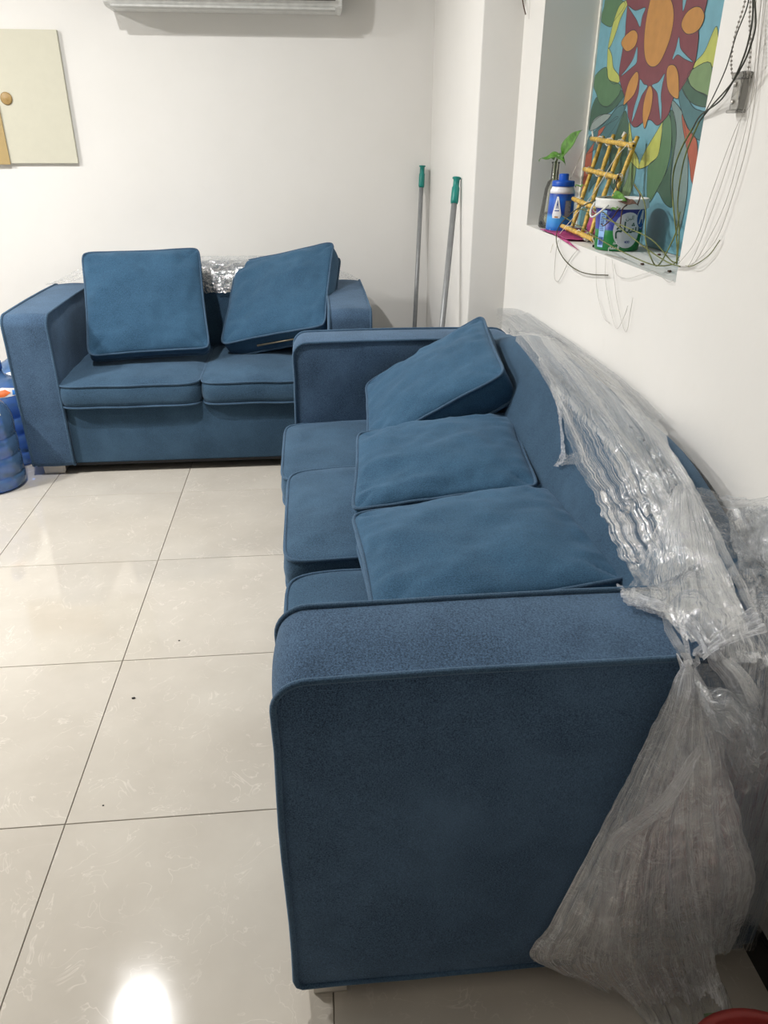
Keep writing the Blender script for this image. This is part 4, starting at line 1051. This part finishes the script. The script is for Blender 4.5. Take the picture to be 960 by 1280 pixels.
stem([(776, 250, 1.50), (770, 230, 1.50), (775, 215, 1.5)], .0016, VB)
stem([(797, 256, 1.49), (800, 244, 1.49), (793, 232, 1.49)], .0018, VB)
leaf_mesh(at(768, 244, 'x', 1.47) - vo, at(782, 250, 'x', 1.46) - vo, .014, (-.6, -.5, .6), parent=vn)
leaf_mesh(at(720, 233, 'x', 1.44) - vo, at(730, 231, 'x', 1.44) - vo, .004, (-.6, -.3, .7), parent=vn)
leaf_mesh(at(765, 262, 'x', 1.43) - vo, at(773, 259, 'x', 1.42) - vo, .005, (-.6, -.3, .7), parent=vn)
leaf_mesh(at(774, 252, 'x', 1.47) - vo, at(795, 252, 'x', 1.45) - vo, .013, (-.5, -.5, .7), parent=vn, name='dead_leaf', mat=VB)

# small things lying on the ledge
def disc(u, v, r, label, mat, z=NZ0 + .001, name='bottle_cap'):
    P = at(u, v, 'z', z); b = MB(); b.lathe([(r * .92, 0), (r, .001), (r, .005), (r * .9, .006), (0, .006)], seg=24); o = b.build(name, mat); o.location = (max(P.x, XW + r * 1.0), P.y, z); tag(o, label, 'cap', 'small dark discs on the ledge')
disc(746, 309, .013, 'black round cap on the ledge beside the left edge of the tub', BLACK)
disc(741, 301, .011, 'black round cap at the foot of the bamboo trellis', BLACK)
sc_ = MB(); sc_.box((-.05, -.0035, 0), (.05, .0035, .0015), bev=.0005); so = sc_.build('metal_strip', STEEL, smooth=False)
so.location = (1.425, .755, NZ0 + .001); so.rotation_euler = (0, 0, math.radians(100)); tag(so, 'thin metal strip lying on the ledge below the tub', 'strip')
rnd = random.Random(9)
for (u, v, nm) in ((824, 319, 'largest brown crumb on the ledge under the vine loops'), (837, 340, 'brown crumb at the near end of the ledge'), (803, 331, 'grey-brown speck midway along the ledge front')):
    P = at(u, v, 'z', NZ0 + .001); bm = bmesh.new(); bmesh.ops.create_icosphere(bm, subdivisions=2, radius=.005)
    for q in bm.verts: q.co = q.co * (1 + .5 * noise.noise(q.co * 300)); q.co.z *= .5
    me = bpy.data.meshes.new('crumb'); bm.to_mesh(me); bm.free(); me.materials.append(VB); o = bpy.data.objects.new('crumb', me); COL.objects.link(o)
    o.location = (max(P.x, XW + .006), P.y, NZ0 + .003); tag(o, nm, 'crumb', 'crumbs on the ledge')

# blind cord: bead chain, its clear holder, and pale threads down the wall
CH = plain('bead_chain_plastic', (176, 172, 166), .35); CLR = glassy('clear_plastic', (225, 224, 220), .18)
ch = empty('bead_chain', (1.38, .14, 1.7)); tag(ch, 'loop of pale bead chain hanging from above at the right edge of the picture', 'bead chain')
co = Vector(ch.location); b = MB()
for pts in ([(934, -30), (931, 2), (922, 32), (917, 52), (914, 75), (915, 95)], [(940, -30), (937, 20), (938, 50), (937, 75), (934, 95)]):
    P = catmull([at(u, v, 'x', 1.385) - co for u, v in pts], 40); acc = 0
    for i in range(1, len(P)):
        acc += (P[i] - P[i - 1]).length
        if acc > .0072:
            acc = 0; bm = bmesh.new(); bmesh.ops.create_icosphere(bm, subdivisions=1, radius=.0026, matrix=Matrix.Translation(P[i])); bm.verts.index_update()
            b.add([q.co.copy() for q in bm.verts], [[x.index for x in f.verts] for f in bm.faces]); bm.free()
    b.tube(P[::8], .0006, 4)
bo = b.build('beads', CH, ch); bo['kind'] = 'stuff'
hd = empty('chain_holder', at(924, 115, 'x', 1.40)); tag(hd, 'small clear plastic bracket screwed to the right wall below the bead chain', 'bracket')
b = MB(); b.box((-.006, -.016, -.030), (.010, .016, .030), bev=.003); b.box((-.010, -.020, .020), (.010, .020, .032), bev=.003); b.box((-.010, -.018, -.034), (.010, .018, -.028), bev=.002)
b.build('body', CLR, hd, auto=40)
b = MB()
for z in (.012, -.016): b.lathe([(0, .012), (.004, .011), (.0045, .008)], (0, 0, z), 14, ax=(-1, 0, 0))
b.build('screw', STEEL, hd)
b = MB(); b.tube(catmull([Vector((-.008, -.012, .024)), Vector((-.012, -.024, .012)), Vector((-.010, -.022, -.006)), Vector((-.006, -.014, -.012))], 6), .0014, 6); b.build('hook', CLR, hd)
th = empty('fishing_thread', (1.40, .3, 1.4)); tag(th, 'fine pale threads falling from the top right corner down to the ledge end', 'thread')
to = Vector(th.location); THM = plain('pale_thread', (196, 192, 186), .5)
def thread(pts, r=.0006, x=1.403):
    P = [at(u, v, 'x', x) - to for (u, v) in pts]; b = MB(); b.tube(catmull(P, 8), r, 5); b.build('thread', THM, th)
thread([(948, -20), (941, 40), (936, 110), (926, 150), (905, 220), (880, 290), (862, 330), (850, 335)])
thread([(953, -20), (946, 60), (938, 130), (930, 170), (908, 250), (885, 300), (866, 330), (848, 334)])
thread([(960, -20), (950, 60), (944, 120), (936, 170), (925, 215), (900, 290), (880, 318), (860, 332), (846, 332)])
thread([(957, -20), (948, 70), (940, 125), (920, 160), (890, 240), (870, 300), (848, 330)])
thread([(698, 300), (695, 315), (693, 345), (697, 352), (702, 345), (712, 325), (722, 312)], .0010)
thread([(757, 322), (757, 350), (764, 390), (771, 411), (780, 396), (785, 382)])
thread([(765, 324), (768, 350), (772, 380), (782, 415), (788, 390), (791, 372)])
thread([(745, 320), (746, 360), (754, 395), (762, 404)])
thread([(767, 330), (772, 344), (785, 348), (806, 342), (818, 340), (835, 352), (842, 350)])
tg = MB(); tg.tube(catmull([at(652, -15, 'x', 1.40), at(654, 5, 'x', 1.395), at(657, 18, 'x', 1.40)], 6), .0022, 6)
tag(tg.build('dry_twig', VB), 'short dry brown twig hanging at the top of the right wall beside the recess', 'twig')
tg = MB(); tg.tube(catmull([at(660, -15, 'x', 1.403), at(662, 5, 'x', 1.403), at(661, 24, 'x', 1.403)], 6), .0008, 6)
tag(tg.build('loose_thread', THM), 'pale thread hanging beside the dry twig at the top of the right wall', 'thread')

# ------------------------------------------------------------------ water jugs left of the two-seat sofa
JUG = glassy('jug_plastic', (124, 172, 230), .36, .08); JCAP = plain('jug_cap', (60, 110, 190), .4)
LBLM = plain('jug_label', (232, 228, 224), .5); LO = plain('jug_label_orange', (226, 110, 44), .5); LBB = plain('jug_label_blue', (70, 140, 220), .5)
def jug(loc, label, rz):
    t = empty('water_jug', loc, rz); tag(t, label, 'water bottle', 'large blue water bottles beside the two-seat sofa')
    pr = [(0, .012), (.10, .0), (.122, .003), (.132, .018), (.134, .05), (.131, .062), (.126, .068), (.131, .075), (.133, .12), (.131, .15), (.126, .156), (.131, .163), (.133, .20), (.131, .235), (.126, .241), (.131, .248), (.133, .29),
          (.130, .325), (.118, .36), (.092, .39), (.055, .41), (.032, .425), (.028, .44), (.028, .465)]
    b = MB(); b.lathe(pr, seg=48); b.build('bottle', JUG, t)
    b = MB(); b.lathe([(.031, .450), (.032, .452), (.032, .485), (.028, .49), (0, .49)], seg=24); b.build('cap', JCAP, t)
    sh = lambda z: (.130 if z < .325 else .130 - (.130 - .118) * (z - .325) / .035 if z < .36 else .118 - .026 * (z - .36) / .03)
    rj = lambda z: sh(z) + .001
    on_cyl([(-.07, .345), (.07, .345), (.065, .372), (.0, .385), (-.065, .372)], rj, 'label', LBLM, t, .001)
    on_cyl([(-.04, .350), (.0, .348), (.03, .362), (.01, .376), (-.03, .372)], rj, 'orange_patch', LO, t, .002)
    on_cyl([(.035, .350), (.066, .348), (.06, .366), (.04, .370)], rj, 'blue_patch', LBB, t, .002)
    return t
jug((-0.852, 1.955, 0), 'front large blue water bottle on the floor at the left edge', .6)
jug((-0.868, 2.265, 0), 'middle large blue water bottle, right behind the front one', .5)
jug((-0.885, 2.58, 0), 'rear large blue water bottle nearest the back wall', .4)

# ------------------------------------------------------------------ red bucket at the lower right corner
REDP = plain('red_plastic', (150, 52, 48), .45)
bk = empty('bucket', (1.20, -0.78, 0)); tag(bk, 'red plastic bucket with a raised handle at the bottom right corner', 'bucket')
b = MB(); b.lathe([(0, .004), (.085, .0), (.09, .004), (.122, .225), (.130, .226), (.130, .236), (.122, .238), (.118, .232), (.087, .01), (0, .01)], seg=48); b.build('pail', REDP, bk)
b = MB(); b.tube(catmull([Vector((.128 * math.cos(a), .128 * math.sin(a), .228)) if i in (0, 6) else Vector((.128 * math.cos(aa) * .9, .05, .24 + .03 * math.sin(aa))) for i, (a, aa) in enumerate([(2.6, 2.9), (0, 2.6), (0, 2.1), (0, 1.57), (0, 1.0), (0, .6), (.4, .3)])], 6), .0035, 8)
b.build('handle', REDP, bk)
# green scrap on the floor beside it
gs = MB(); gs.box((-.03, -.02, 0), (.03, .02, .004), bev=.001); g_ = gs.build('green_sponge', plain('green_scourer', (80, 130, 60), .9, bump=.4), smooth=False)
P = at(906, 1281, 'z', 0); g_.location = (P.x, P.y, 0.0005); tag(g_, 'green scouring pad on the floor beside the red bucket', 'scouring pad')
for (u, v, r, nm) in ((167, 873, .004, 'black speck on the floor tile left of the near sofa arm'), (224, 801, .0025, 'tiny dark speck between the two sofas on the floor'), (129, 1007, .002, 'tiny dark speck near the tile joint'), (921, 1263, .003, 'dark crumb on the floor beside the hanging film')):
    P = at(u, v, 'z', 0); bm = bmesh.new(); bmesh.ops.create_icosphere(bm, subdivisions=1, radius=r)
    for q in bm.verts: q.co.x *= 1.6; q.co.z *= .4
    me = bpy.data.meshes.new('crumb'); bm.to_mesh(me); bm.free(); me.materials.append(BLACK); o = bpy.data.objects.new('crumb', me); COL.objects.link(o)
    o.location = (P.x, P.y, r * .4); tag(o, nm, 'crumb', 'specks on the floor')
